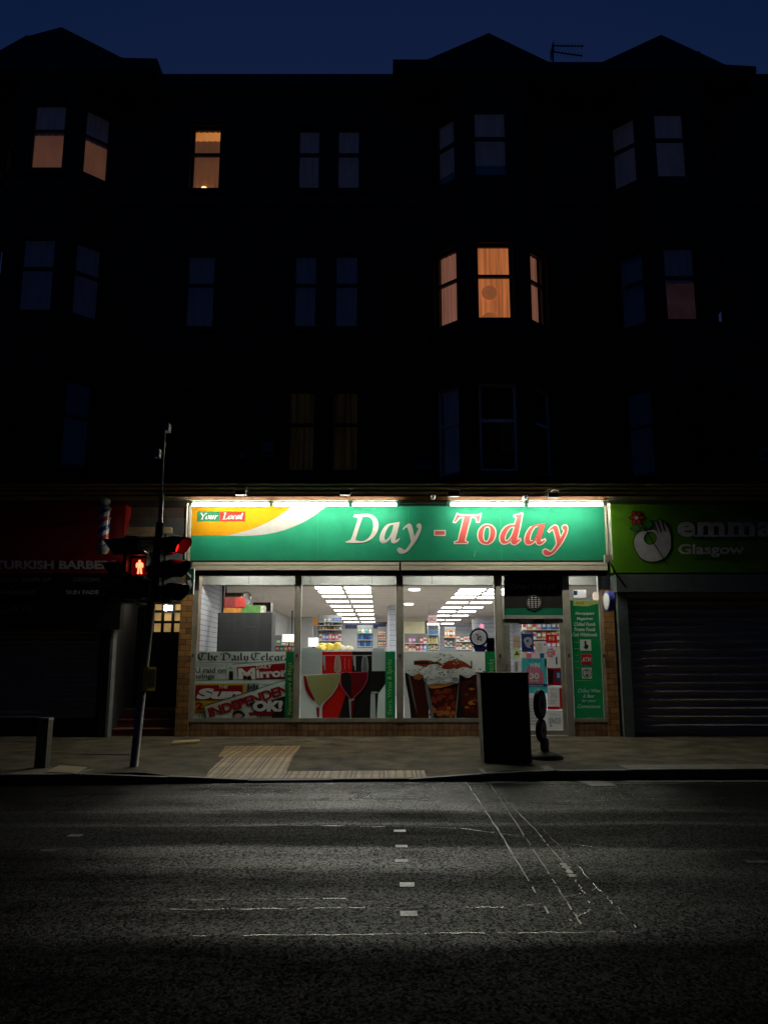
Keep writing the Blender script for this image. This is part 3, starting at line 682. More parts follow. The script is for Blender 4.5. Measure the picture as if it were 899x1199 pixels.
# shop cornice running above all fascias
cn = thing('shopfront_cornice', 'long moulded timber cornice running along the tenement just above the shop signs', 'cornice', (0, D, 3.9))
CY = 14.23
prof = [(586, CY, None), (581.2, 14.12, 'orange'), (579.5, 14.13, 'cornice'), (575.5, 14.04, 'cornice'), (574.0, 14.05, 'cornice'), (570.5, 13.95, 'cornice'), (569.3, 13.96, 'cornice'), (566.2, 13.87, 'cornice')]
sx0, sx1 = W(222.5, 584, 14.3).x, W(708, 584, 14.3).x
for (pa, Ya, _), (pb_, Yb, m_) in zip(prof, prof[1:]):
    za_, zb_ = W(0, pa, Ya).z, W(0, pb_, Yb).z
    ends = [(sx0, sx1, m_)] if m_ == 'orange' else [(-12.5, 12.5, m_)]
    if m_ == 'orange': ends += [(-12.5, sx0-0.001, 'cornice'), (sx1+0.001, 12.5, 'cornice')]
    c_ = MB()
    for a, b_, mm in ends: c_.add([(a, Ya, za_), (b_, Ya, za_), (b_, Yb, zb_), (a, Yb, zb_)], [(0,1,2,3)], mm)
    c_.build('moulding', cn)
zlow, ztp = W(0, 586, CY).z, W(0, 566.2, 13.87).z
c_ = MB(); c_.add([(-12.5, 13.87, ztp), (12.5, 13.87, ztp), (12.5, D, ztp+0.06), (-12.5, D, ztp+0.06)], [(0,1,2,3)], 'roof'); c_.build('lead_flashing', cn)
c_ = MB(); c_.add([(-12.5, CY, zlow), (sx0, CY, zlow), (sx0, D+0.05, zlow), (-12.5, D+0.05, zlow), (sx1, CY, zlow), (12.5, CY, zlow), (12.5, D+0.05, zlow), (sx1, D+0.05, zlow)], [(3,2,1,0), (7,6,5,4)], 'dark'); c_.build('soffit', cn)

# ================================================================= CONVENIENCE SHOP
SH = thing('convenience_shop', 'lit corner shop front with three large windows and a glazed door under a green sign', 'shop', (0.25, D, 0))
XL, XR = W(221, 850, D).x, W(711, 850, D).x
ZC = 2.985
hw = MB(); hw.box(XL-0.25, XR+0.2, D+0.04, D+0.24, W(0, 672, D).z+0.06, 3.94, M['dark']); hw.build('head_wall', SH)
fr = MB()
def post(x0, x1, y0=D-0.05, y1=D+0.07, z0=0.0, z1=None, m='alu'):
    fr.box(x0, x1, y0, y1, z0, z1 or W(0, 671, D).z+0.08, m)
zs0, zs1 = W(0, 845.5, D).z, W(0, 841, D).z       # sill rail
ztop = W(0, 673.5, D).z
px_ = lambda px, py=760: W(px, py, D).x
mull = [(px_(220.5, 845), px_(227, 845)), (px_(343.5, 800), px_(351, 800)), (px_(464, 760), px_(472, 760)), (px_(581.5, 820), px_(590.5, 820)), (px_(663, 820), px_(671, 820)), (px_(706.5, 830), px_(711, 830))]
for i, (a, b_) in enumerate(mull):
    post(a, b_, z0=zs0 if i not in (3, 4) else 0.01)
    if i in (1, 2, 3): fr.box(a+0.02, b_-0.02, D-0.075, D-0.051, zs0, ztop-0.02, 'alu')
    fr.box((a+b_)/2-0.018, (a+b_)/2+0.018, D-0.10, D-0.076, W(0, 770, D).z, W(0, 766, D).z, 'alu_dark')
for i in (0, 1, 2, 4):
    fr.box(mull[i][1]+0.001, mull[i+1][0]-0.001, D-0.045, D+0.06, zs0+0.001, zs1, 'alu')
    fr.box(mull[i][1]+0.001, mull[i+1][0]-0.001, D-0.045, D+0.06, ztop, ztop+0.07, 'alu_dark')
fr.build('window_frame', SH)
for i in (0, 1, 2, 4):
    g = MB(); g.box(mull[i][1]-0.01, mull[i+1][0]+0.01, D+0.0, D+0.008, zs1-0.005, ztop+0.005, M['glass_shop']); g.build('window_pane', SH)
for a, b_ in ((XL-0.02, mull[3][0]-0.001), (mull[4][1]+0.001, XR-0.001)):
    r_ = MB(); r_.box(a, b_, D-0.04, D+0.1, 0, zs0-0.001, M['riser']); r_.build('stall_riser', SH)
for a, b_, zt_ in ((px_(205.5, 860), px_(220.5, 860)-0.001, 3.05), (XR+0.001, px_(724, 845), 2.6)):
    r_ = MB(); r_.box(a, b_, D-0.07, D+0.6, 0, zt_, M['tile']); r_.build('tiled_pillar', SH)
# shutter housing rail under the fascia
hs = MB()
za, zb = W(0, 667.5, 14.72).z, W(0, 658.3, 14.72).z
xa, xb, xm = W(225, 662, 14.72).x, W(711, 662, 14.72).x, W(468.5, 662, 14.72).x
for a, b_ in ((xa, xm-0.02), (xm+0.02, xb)):
    hs.box(a, b_, 14.72, D+0.03, zb-(zb-za)*0.32, zb, 'cream'); hs.box(a, b_, 14.735, D+0.03, zb-(zb-za)*0.42, zb-(zb-za)*0.32-0.001, 'cream_shadow')
    hs.box(a, b_, 14.72, D+0.03, za, zb-(zb-za)*0.42-0.001, 'cream')
hs.box(xm-0.019, xm+0.019, 14.745, D+0.03, za, zb-0.01, 'black')
hs.box(xa, xb, 14.76, D+0.03, za-0.09, za-0.002, 'black')
hs.build('shutter_housing', SH)
# over-door panel with round extractor grille
dp = Sheet(D-0.01)
fcx, fcy, fr_ = 625, 705.5, 9
circ = lambda r, n=28: [(fcx+r*math.cos(6.2832*i/n), fcy+r*math.sin(6.2832*i/n)) for i in range(n)]
dp.poly('black', [(590, 672.5), (663, 672.5), (663, 712.5), (590, 712.5)], 0, [circ(8.6)])
dp.rect('green', 590, 712.5, 663, 720.5, 0)
dp.rect('alu', 590, 720.6, 664, 724, 2, 0.05)
dp.text('dark_txt', 'Day-Today', 598, 674.5, 650, 685, 1, 0.02, 0.3)
dp.text('galv', 'OPEN 7 DAYS', 598, 684.5, 650, 690.5, 1, 0.03)
dp.build('door_head_panel', SH)
ex = Sheet(D-0.02)
ex.disc('dark', fcx, fcy, 9.2, 1, r0=7.6)
for k in range(7): ex.rect('black', fcx-8.3, fcy-7.6+k*2.25, fcx+8.3, fcy-7.6+k*2.25+1.25, 0, 0.01)
for k in range(-1, 2): ex.rect('black', fcx+k*4-0.7, fcy-8.4, fcx+k*4+0.7, fcy+8.4, 1, 0.01)
ex.build('extractor_grille', SH)
# door
dx = lambda px: W(px, 790, D+0.02).x
DR = MB(); zdt, zdi, zdb = W(0, 724.5, D).z, W(0, 731, D).z, W(0, 855.5, D).z
xdl, xdr = mull[3][1]+0.002, mull[4][0]-0.002
DR.box(xdl, xdl+0.13, D+0.01, D+0.06, 0.02, zdt, 'alu'); DR.box(xdr-0.07, xdr, D+0.01, D+0.06, 0.02, zdt, 'alu')
DR.box(xdl+0.131, xdr-0.071, D+0.01, D+0.06, zdi, zdt, 'alu'); DR.box(xdl+0.131, xdr-0.071, D+0.01, D+0.06, 0.02, zdb, 'alu')
door = DR.build('door', SH)
g = MB(); g.box(xdl+0.12, xdr-0.06, D+0.035, D+0.042, zdb-0.01, zdi+0.01, M['glass_shop']); g.build('door_glass', door)
g = MB(); g.tube([(xdl+0.07, D-0.05, 0.95), (xdl+0.07, D-0.05, 1.25)], 0.012, M['galv'], 8); g.tube([(xdl+0.07, D+0.01, 0.97), (xdl+0.07, D-0.05, 0.97)], 0.01, M['galv'], 6); g.tube([(xdl+0.07, D+0.01, 1.23), (xdl+0.07, D-0.05, 1.23)], 0.01, M['galv'], 6); g.build('handle', door)
g = MB(); g.box(xdl+0.3, xdr-0.35, D-0.01, D+0.01, zdi+0.02, zdt-0.01, 'black'); g.box(xdl+0.55, xdr-0.22, D-0.03, D-0.012, zdt-0.005, zdt+0.02, 'galv'); g.build('door_closer', door)

# ---- fascia sign
YF = 14.74
FS = thing('shop_sign', 'long green shop sign reading Day-Today with a yellow swoosh at its left end', 'sign', (0.25, YF, 3.1))
fb = Sheet(YF)
fb.rect('green', 224, 589, 708, 657.5, 0, 0.14)
fb.build('sign_board', FS)
fp = Sheet(YF-0.002)
# yellow corner and white swoosh, curves traced on the board
def qb(p0, p1, p2, n=18): return [((1-t)**2*p0[0]+2*t*(1-t)*p1[0]+t*t*p2[0], (1-t)**2*p0[1]+2*t*(1-t)*p1[1]+t*t*p2[1]) for t in [i/n for i in range(n+1)]]
fp.poly('yellow', [(224.3, 589.2)] + [(345, 589.2)] + qb((345, 589.5), (312, 620), (262, 627.3)) + [(224.3, 627.3)], 1)
fp.poly('offwhite', [(345, 589.2), (386, 589.2)] + qb((386, 589.5), (345, 627), (288, 627.6)) + qb((262, 627.3), (312, 620), (345, 589.5)), 1)
fp.rect('tag_green', 231, 599, 257.2, 610.5, 2); fp.rect('tag_red', 257.2, 599, 287, 610.5, 2)
SER = {}
def gly(name, outer, holes, w): SER[name] = (outer, holes, w)
A_ = ([(470,180,1),(430,186),(372,199),(335,234),(312,280),(306,324),(318,350),(345,354),(375,337),(400,303,1),(397,328),(404,348),(424,355),(450,344),(472,319,1),(466,311,1),(452,321),(438,327),(437,315),(452,260),(466,200)],
      [[(418,203,1),(385,214),(358,258),(346,303),(352,325),(370,318),(396,282),(414,232)]])
D_ = ([(92,141,1),(100,122,1),(145,119),(190,115),(240,124),(280,153),(298,202),(290,255),(262,299),(220,331),(165,349),(100,350),(35,349,1),(31,340,1),(62,329),(78,312),(100,250),(128,165),(122,145)],
      [[(166,143,1),(205,136),(240,153),(255,195),(249,248),(228,297),(190,330),(150,336),(116,328),(113,318,1)]])
Y_ = ([(492,240,1),(512,214),(540,195),(556,196),(568,212),(580,258),(590,298,1),(608,262),(621,236),(607,222),(606,204),(622,193),(640,198),(646,222),(637,262),(600,335),(548,403),(508,434),(475,438),(453,422),(448,402),(464,388),(486,395),(510,408),(536,383),(560,343,1),(555,315),(545,268),(530,226),(516,229),(499,246,1)], [])
cA = lambda p: (400+p[0]/6.915, 585+p[1]/6.915) + tuple(p[2:])
def glyph(sheet, g, m, dx=0, dy=0, l=3, grow_=0, hole_g=None, conv=cA, edge=None):
    o = smooth([tuple(a+b_ for a, b_ in zip(conv(p)[:2], (dx, dy))) + tuple(p[2:]) for p in g[0]])
    hs_ = [smooth([tuple(a+b_ for a, b_ in zip(conv(p)[:2], (dx, dy))) + tuple(p[2:]) for p in h]) for h in g[1]]
    if edge:
        sheet.geo(edge, fill_loops([grow(o, 1.15)] + [grow(h, -1.0) for h in hs_]), lambda x, y: (x, y), l)
        sheet.geo(m, fill_loops([grow(o, -0.15)] + [grow(h, 0.15) for h in hs_]), lambda x, y: (x, y), l+1)
    else: sheet.geo(m, fill_loops([o]+hs_), lambda x, y: (x, y), l)
for g_ in (D_, A_, Y_): glyph(fp, g_, 'letter')
c2 = lambda p: (500+p[0]/8.99, 585+p[1]/8.99) + tuple(p[2:])
c3 = lambda p: (580+p[0]/8.99, 585+p[1]/8.99) + tuple(p[2:])
T_ = ([(318,150,1),(345,166,1),(530,166,1),(568,148,1),(545,233,1),(523,233,1),(520,205),(500,184),(460,182,1),(428,300),(396,436,1),(425,448,1),(421,459,1),(290,459,1),(289,449,1),(326,436,1),(355,320),(388,184,1),(345,186),(318,212),(296,238,1),(278,236,1)], [])
O_ = ([(625,262),(680,275),(714,320),(716,375),(695,430),(650,465),(600,466),(555,440),(536,385),(545,325),(580,280)], [[(640,285),(612,292),(594,330),(589,390),(600,432),(622,444),(645,425),(660,380),(663,325),(656,293)]])
H_ = ([(80,330,1),(185,330,1),(185,372,1),(80,372,1)], [])
Dd = ([(202,262,1),(150,266),(100,292),(62,345),(46,408),(60,452),(95,466),(140,448),(165,418,1),(163,448),(180,468),(214,469),(264,426,1),(256,412,1),(240,420),(228,415),(255,290),(282,148,1),(274,144,1),(236,158),(200,165,1),(198,176,1),(222,186),(220,205)],
      [[(200,288,1),(160,292),(120,340),(100,400),(105,434),(130,430),(166,385),(190,325)]])
glyph(fp, T_, 'red', conv=c2, edge='letter_edge'); glyph(fp, O_, 'red', conv=c2, edge='letter_edge'); glyph(fp, H_, 'red', conv=c2, edge='letter_edge')
glyph(fp, Dd, 'red', conv=c3, edge='letter_edge')
def sh(g, sx, dx, dy): return ([(p[0]+dx, p[1]+dy) + tuple(p[2:]) for p in g[0]], [[(p[0]+dx, p[1]+dy) + tuple(p[2:]) for p in h] for h in g[1]])
glyph(fp, sh(A_, 1, 1177, 10), 'red', edge='letter_edge'); glyph(fp, sh(Y_, 1, 1181, 15), 'red', edge='letter_edge')
# small serif italics for the tag: pen strokes with a broad nib
NIB = {
 'Y': ([[(0.15,1),(0.45,0.5),(0.36,0)],[(0.85,1),(0.45,0.5)],[(0.02,0.98),(0.3,0.98)],[(0.68,0.98),(0.95,0.98)],[(0.2,0.02),(0.52,0.02)]], 0.8),
 'o': ([[(0.4,0.62),(0.15,0.5),(0.06,0.2),(0.18,0.02),(0.36,0.08),(0.5,0.35),(0.4,0.62)]], 0.55),
 'u': ([[(0.1,0.6),(0.18,0.6),(0.08,0.1),(0.2,0.02),(0.42,0.4)],[(0.48,0.62),(0.38,0.06),(0.55,0.1)]], 0.58),
 'r': ([[(0.08,0.58),(0.18,0.6),(0.08,0)],[(0.13,0.3),(0.3,0.58),(0.42,0.56)]], 0.42),
 'L': ([[(0.12,0.98),(0.42,0.98)],[(0.3,1),(0.15,0.02)],[(0,0.02),(0.6,0.02),(0.68,0.24)]], 0.72),
 'c': ([[(0.42,0.5),(0.34,0.62),(0.14,0.45),(0.06,0.18),(0.16,0.02),(0.38,0.12)]], 0.45),
 'a': ([[(0.45,0.6),(0.3,0.62),(0.1,0.4),(0.06,0.1),(0.16,0.02),(0.42,0.4)],[(0.5,0.62),(0.4,0.06),(0.55,0.1)]], 0.58),
 'l': ([[(0.14,0.98),(0.22,1),(0.08,0.08),(0.2,0.04)]], 0.3),
 ' ': ([], 0.3)}
def nibtext(sh_, m, t, x, y, size, w=0.17, ang=30, l=3, tbl=None, sx=1.0, shear=0.0):
    tbl = tbl or NIB
    for ch_ in t:
        st, wd = tbl[ch_]
        sh_.nib(m, st, (lambda X: lambda u, v: (X+(u+v*shear)*size*sx, y-v*size))(x), w, ang, l)
        x += wd*size*sx
    return x
nibtext(fp, 'letter_edge', 'Your', 233.2, 608, 7.4, 0.15, 25, 3, shear=0.1, sx=1.22)
nibtext(fp, 'letter_edge', 'Local', 260.4, 608, 7.4, 0.15, 25, 3, shear=0.1, sx=1.22)
for xx in (372, 478, 586): fp.rect('green_dark', xx, 590, xx+0.35, 657, 1)
fp.poly('offwhite', [(554.5, 652), (556.5, 645), (557, 645.5), (555.3, 652)], 1)
fp.build('sign_print', FS)
fe = MB()
z1, z0 = W(0, 587, YF).z, W(0, 657.5, YF).z
for a, b_ in ((W(221.3, 620, YF).x, W(223.8, 620, YF).x), (W(708.2, 620, YF).x, W(710, 620, YF).x)): fe.box(a, b_, YF-0.05, YF+0.14, z0-0.01, z1+0.05, 'cream')
fe.box(W(224, 620, YF).x, W(708, 620, YF).x, YF-0.012, YF+0.02, z0, z0+0.02, 'black')
YH = CY; zh0, zh1 = zlow-0.004, zlow+0.03
ho_ = MB(); ho_.box(W(222.5, 584, YH).x, W(709, 584, YH).x, YH, YF+0.14, zh0, zh1, M['hood_green']); ho_.build('hood', FS)
fe.build('sign_frame', FS)
# ---- fluorescent tubes
tubes = [(223.5, 317, 1), (318.5, 410, 1), (411, 466, 1), (467.5, 524, 0), (525.5, 615, 1), (616.5, 707, 1)]
lab = ['lit fluorescent tube over the Your Local corner of the green sign', 'lit fluorescent tube over the white swoosh of the green sign', 'shorter lit fluorescent tube over the grey word Day', 'unlit dark fluorescent tube over the red hyphen', 'lit fluorescent tube over the red T and o', 'lit fluorescent tube over the red letters day at the sign\'s right end']
for (a, b_, on), lb in zip(tubes, lab):
    yt = 14.31
    xa_, xb_ = W(a, 591, yt).x, W(b_, 591, yt).x; zt = zlow-0.062
    t = thing('fluorescent_light', lb, 'light', ((xa_+xb_)/2, yt, zt), 'fluorescent tubes along the top of the sign')
    q = MB(); q.tube([(xa_+0.03, yt, zt), (xb_-0.03, yt, zt)], 0.017, M['tube'] if on else M['tube_off'], 10); q.build('tube', t, smooth=True)
    q = MB(); q.box(xa_+0.005, xb_-0.005, yt-0.02, yt+0.02, zt+0.025, zh0-0.001, M['white']); q.build('batten', t)
    for xe in (xa_+0.005, xb_-0.03):
        q = MB(); q.box(xe, xe+0.025, yt-0.022, yt+0.021, zt-0.022, zt+0.03, M['white']); q.build('end_cap', t)
# ---- floodlights on the cornice
for i, (px, py, lb) in enumerate(((404, 577, 'small black floodlight above the grey word Day'), (531, 578.5, 'small black floodlight above the red letter T'), (647, 580, 'small black floodlight above the final red letter y'), (282, 577, 'small floodlight bracket above the yellow corner of the sign'))):
    yy = 13.95; p = W(px, py, yy)
    t = thing('floodlight', lb, 'light', tuple(p), 'floodlights on the cornice')
    q = MB(); q.box(p.x-0.09, p.x+0.09, yy-0.06, yy+0.05, p.z-0.045, p.z+0.03, 'black'); q.build('housing', t)
    q = MB(); q.tube([(p.x-0.1, yy, p.z), (p.x-0.1, yy, p.z+0.1), (p.x+0.1, yy, p.z+0.1), (p.x+0.1, yy, p.z)], 0.008, M['galv'], 6); q.tube([(p.x, yy, p.z+0.1), (p.x, yy+0.3, p.z+0.12)], 0.012, M['galv'], 6); q.build('bracket', t)
for px, py, lb in ((507, 581.5, 'small round white sensor left of the floodlight above the letter T'), (615, 582, 'small round white sensor left of the floodlight above the final letters')):
    p = W(px, py, 14.1); q = MB(); q.tube([p+Vector((0,0.1,0)), p, p+Vector((0,-0.03,0))], [0.045, 0.045, 0.02], M['white'], 14); tag(q.build('sensor', smooth=False), lb, 'sensor', 'round sensors above the sign')

# ---- window posters
def pst(name, label, cat, Y, fn, group=None):
    s_ = Sheet(Y); fn(s_); return tag(s_.build(name), label, cat, group)
for nm, col, tr in (('v_pale', (0.72, 0.82, 0.77), 0.4), ('v_white', (0.88, 0.92, 0.9), 0.3), ('v_black', (0.012, 0.012, 0.014), 0.02), ('v_dred', (0.34, 0.01, 0.018), 0.35), ('v_red', (0.70, 0.015, 0.012), 0.35), ('v_yellow', (0.6, 0.45, 0.05), 0.35),
                    ('v_wine', (0.24, 0.008, 0.016), 0.35), ('v_lime', (0.48, 0.52, 0.22), 0.35), ('v_cola', (0.10, 0.018, 0.008), 0.35), ('v_cola2', (0.38, 0.06, 0.02), 0.35), ('v_cola3', (0.75, 0.26, 0.07), 0.35), ('v_ice', (0.58, 0.66, 0.68), 0.35), ('v_ice2', (0.22, 0.27, 0.3), 0.35),
                    ('v_teal', (0.05, 0.42, 0.45), 0.45), ('v_blue', (0.02, 0.12, 0.4), 0.4), ('v_pink', (0.8, 0.2, 0.32), 0.2), ('v_grey', (0.45, 0.45, 0.45), 0.45), ('v_navy', (0.03, 0.04, 0.2), 0.15), ('v_lgrey', (0.66, 0.66, 0.64), 0.45), ('v_gtext', (0.6, 0.75, 0.25), 0.5), ('v_skin', (0.55, 0.4, 0.3), 0.2)):
    M[nm] = vinyl(nm, col, tr)
# blackletter pen alphabet
BL = {
 'T': ([[(0.1,0.9),(0.4,1.0),(0.85,0.88)],[(0.1,0.9),(0.05,0.4),(0.3,0.02),(0.75,0.12)],[(0.45,0.9),(0.4,0.3)]], 0.9),
 'h': ([[(0.12,1.0),(0.12,0.05),(0.2,0)],[(0.14,0.5),(0.35,0.62),(0.45,0.45),(0.42,0.1),(0.3,-0.12)]], 0.55),
 'e': ([[(0.12,0.5),(0.12,0.1),(0.28,0),(0.42,0.1)],[(0.12,0.5),(0.28,0.6),(0.38,0.45),(0.15,0.28)]], 0.48),
 'D': ([[(0.1,0.92),(0.5,1.0),(0.88,0.7),(0.85,0.25),(0.45,0.0),(0.1,0.1)],[(0.32,0.85),(0.3,0.1)],[(0.1,0.92),(0.02,0.7)]], 0.98),
 'a': ([[(0.1,0.55),(0.3,0.62),(0.4,0.5),(0.4,0.06),(0.5,0)],[(0.4,0.35),(0.12,0.25),(0.12,0.06),(0.26,0),(0.4,0.12)]], 0.54),
 'i': ([[(0.08,0.52),(0.15,0.6),(0.15,0.06),(0.24,0)],[(0.12,0.82),(0.2,0.88)]], 0.3),
 'l': ([[(0.12,1.0),(0.14,0.06),(0.24,0)]], 0.3),
 'y': ([[(0.08,0.55),(0.16,0.58),(0.16,0.1),(0.28,0),(0.44,0.12)],[(0.42,0.6),(0.44,0.1),(0.32,-0.22),(0.1,-0.3)]], 0.55),
 'g': ([[(0.4,0.55),(0.14,0.5),(0.12,0.12),(0.26,0),(0.42,0.14)],[(0.42,0.6),(0.44,-0.05),(0.3,-0.3),(0.1,-0.22)]], 0.55),
 'r': ([[(0.08,0.54),(0.16,0.6),(0.16,0.04)],[(0.18,0.48),(0.34,0.62),(0.4,0.54)]], 0.42),
 'p': ([[(0.08,0.54),(0.16,0.6),(0.16,-0.32)],[(0.16,0.5),(0.36,0.6),(0.44,0.45),(0.42,0.12),(0.28,0),(0.16,0.1)]], 0.54),
 ' ': ([], 0.22)}
def news(s):
    s.rect('v_pale', 227.5, 763, 345.5, 841)
    nibtext(s, 'v_black', 'The Daily Telegra', 231.5, 773.2, 8.6, 0.19, 38, 2, BL, sx=1.44)
    s.rect('v_black', 229, 775.9, 330, 776.2, 1)
    s.text('v_black', 'EU raid on', 224, 782, 264.5, 788, 2, 0.02); s.text('v_black', 'savings', 224, 789.5, 251, 796.5, 2, 0.02)
    s.rect('v_black', 264.8, 777, 265.1, 796, 1)
    for k in range(4): s.rect('v_grey', 229, 778+k*0.9, 262, 778.3+k*0.9, 1)
    s.rect('v_black', 268, 786, 273, 796, 2); s.rect('v_grey', 268, 781, 272, 783, 2)
    # tilted red masthead
    s.poly('v_pale', [(272, 778), (334, 773.5), (334, 797), (274, 800)], 3); s.poly('v_black', [(271.7, 777.6), (334, 773), (334, 773.6), (272.2, 778.2)], 4)
    s.poly('v_dred', [(277, 781.5), (334, 776.5), (334, 795), (279, 797.5)], 4)
    s.text('v_white', 'M', 279, 782.5, 299, 798.5, 5, 0.05, rot=0.04); s.text('v_white', 'irror', 300, 783.5, 337, 793.5, 5, 0.05, rot=0.06); s.text('v_white', 'DAILY', 300, 778.7, 318, 783, 5, 0.03, rot=0.05)
    s.poly('v_black', [(300, 795.6), (334, 793.6), (334, 794.4), (300, 796.2)], 6)
    # yellow and red tabloid
    s.poly('v_pale', [(226.5, 797), (334, 795.5), (334, 841), (226.5, 841)], 6)
    s.poly('v_black', [(226.5, 796.6), (334, 795), (334, 795.6), (226.5, 797.1)], 7)
    s.rect('v_yellow', 228, 800.5, 287.5, 836, 7); s.rect('v_dred', 228.5, 802.5, 284, 820, 8)
    s.text('v_white', 'Sun', 229.5, 806, 283, 819, 9, 0.06, 0.2); s.text('v_white', 'THE', 256, 802.8, 267, 806.5, 9, 0.02, 0.2)
    s.text('v_dred', '2', 229, 822.5, 238, 831, 9, 0.05); s.text('v_black', 'Great', 229, 832, 239, 835.5, 9, 0.02); s.text('v_black', '1/2', 233, 836.5, 241, 841, 9, 0.01)
    s.rect('v_grey', 288.5, 800, 303, 811, 8)
    for k in range(9): s.rect('v_black' if k % 2 else 'v_ice2', 288.5+k*1.6, 800.3+R.uniform(0, 3), 290.2+k*1.6, 806+R.uniform(0, 4.5), 9)
    s.text('v_black', 'Celebrity', 305, 800.5, 320, 803.5, 8, 0.0)
    # slanted banner
    s.poly('v_pale', [(238.5, 827), (334, 796.5), (334, 841), (241.5, 841)], 10)
    s.poly('v_black', [(238, 826.8), (334, 796), (334, 796.7), (239, 827.4)], 11); s.poly('v_black', [(238, 826.8), (239, 827), (242.2, 841), (241.2, 841)], 11)
    s.text('v_dred', 'INDEPENDENT', 242, 813.5, 350, 825, 12, 0.035, rot=0.30, spacing=0.9)
    s.poly('v_black', [(272, 836), (277, 832), (283, 833), (287, 838), (283, 841), (275, 841)], 13, curve=True)
    s.poly('v_skin', [(274, 838), (279, 835.5), (284, 838), (281, 841), (276, 841)], 14, curve=True)
    s.poly('v_black', [(292, 823), (318, 820), (334, 815), (334, 841), (301, 841)], 13)
    s.poly('v_dred', [(291, 834.5), (321, 833), (318, 837.5), (292, 838.5)], 14)
    s.text('v_white', 'OK!', 296, 820.5, 331, 833.5, 15, 0.07, 0.1)
    s.text('v_pale', 'STARS INSIDE', 294, 838.6, 318, 840.8, 15, 0.0)
    # green strip
    s.rect('green_dark', 334, 763, 345.5, 841, 16)
    s.text('v_gtext', 'Newspapers & Mags', 336.5, 776, 343.2, 837, 17, 0.01, 0.1, vert=True)
pst('window_poster', 'window print of newspaper mastheads with a green strip reading Newspapers and Mags', 'poster', D-0.006, news, 'prints in the shop windows')
def wine(s):
    s.rect('v_pale', 352, 763, 451, 841)
    s.poly('v_red', [(377, 763), (412, 763), (412, 800), (411, 841), (377, 841)], 1)
    s.rect('v_black', 412, 763, 435.5, 790, 1); s.poly('v_black', [(396, 841), (405, 812), (412, 786), (451, 786), (451, 801), (444, 811), (438, 813), (434, 813), (433.5, 841)], 2)
    # glass upper parts
    s.rect('v_ice', 352.5, 759, 376, 790, 2); s.rect('v_ice', 436, 759, 450.5, 786, 3)
    for a, b_ in ((377.5, 381), (413, 416.6)): s.poly('v_ice', [(a, 768), (b_, 768), (b_, 785), (b_-1.2, 785), (b_-1.4, 781), (a+1, 779)], 3)
    for cx, m_ in ((395, 'v_skin'), (427, 'v_ice2')): s.poly('v_ice', [(cx-3.5, 786), (cx-2.6, 770), (cx, 767.5), (cx+3, 770), (cx+4, 786)], 3, curve=True); s.poly(m_, [(cx-2.6, 785), (cx-1.8, 771), (cx, 769), (cx+2, 771), (cx+2.9, 785)], 4, curve=True)
    s.rect('v_ice', 377, 767.2, 435, 768, 4)
    s.rect('v_pink', 403, 770, 404, 784, 4); s.rect('v_pink', 408, 772, 408.7, 783, 4)
    # white wine bowl
    s.poly('v_white', [(354, 790, 1), (398.5, 788.5, 1), (396, 802), (388, 815), (380, 823), (377, 830), (377, 841, 1), (370, 841, 1), (369, 832), (366, 824), (358, 812), (354.5, 800)], 5, curve=True)
    s.poly('v_lime', [(359.5, 791.3, 1), (398, 789, 1), (395.5, 801), (388, 813), (379, 822), (374, 826), (369, 820), (362, 806)], 6, curve=True)
    s.poly('v_dred', [(355, 791, 1), (358.5, 792, 1), (362, 806), (368.5, 820), (365, 819), (358, 808)], 7, curve=True)
    s.poly('v_dred', [(370, 829), (374, 829), (373.5, 840), (371.5, 840)], 7)
    s.disc('v_ice', 372.5, 828, 3.3, 6, 1)
    # red wine bowl
    s.poly('v_pink', [(398.5, 787.5, 1), (431, 786.5, 1), (429.5, 798), (424, 808), (416, 816), (413.5, 822), (412.5, 841, 1), (411, 841, 1), (410.6, 822), (408, 817), (400, 806), (397.5, 798)], 7, curve=True)
    s.poly('v_wine', [(399.5, 788.3, 1), (430.3, 787.3, 1), (428.6, 798), (423, 807.4), (415.4, 815), (411.5, 819.5), (408.6, 816), (401, 805), (398.8, 797)], 8, curve=True)
    s.poly('v_black', [(399.5, 790), (410, 790), (411, 817), (408, 813), (401.5, 803)], 9, curve=True)
    s.poly('v_ice', [(408, 819), (415, 818), (412.8, 841), (409.6, 841)], 9); s.poly('v_wine', [(411, 821), (414.8, 820), (412.8, 841), (411.3, 841)], 10)
    # dark wine stem
    s.disc('v_ice', 438.5, 811, 4.3, 10, 1.1); s.rect('v_ice', 434.5, 812, 442, 841, 9); s.poly('v_black', [(439, 812), (443, 811), (440.8, 841), (440, 841)], 10)
    s.rect('green_dark', 451, 763, 462.8, 841, 11)
    s.text('v_gtext', 'Beers, Wines & Spirits', 453.3, 772, 460, 837, 12, 0.012, 0.1, vert=True)
pst('window_poster', 'window print of three wine glasses with a green strip reading Beers, Wines and Spirits', 'poster', D-0.006, wine, 'prints in the shop windows')
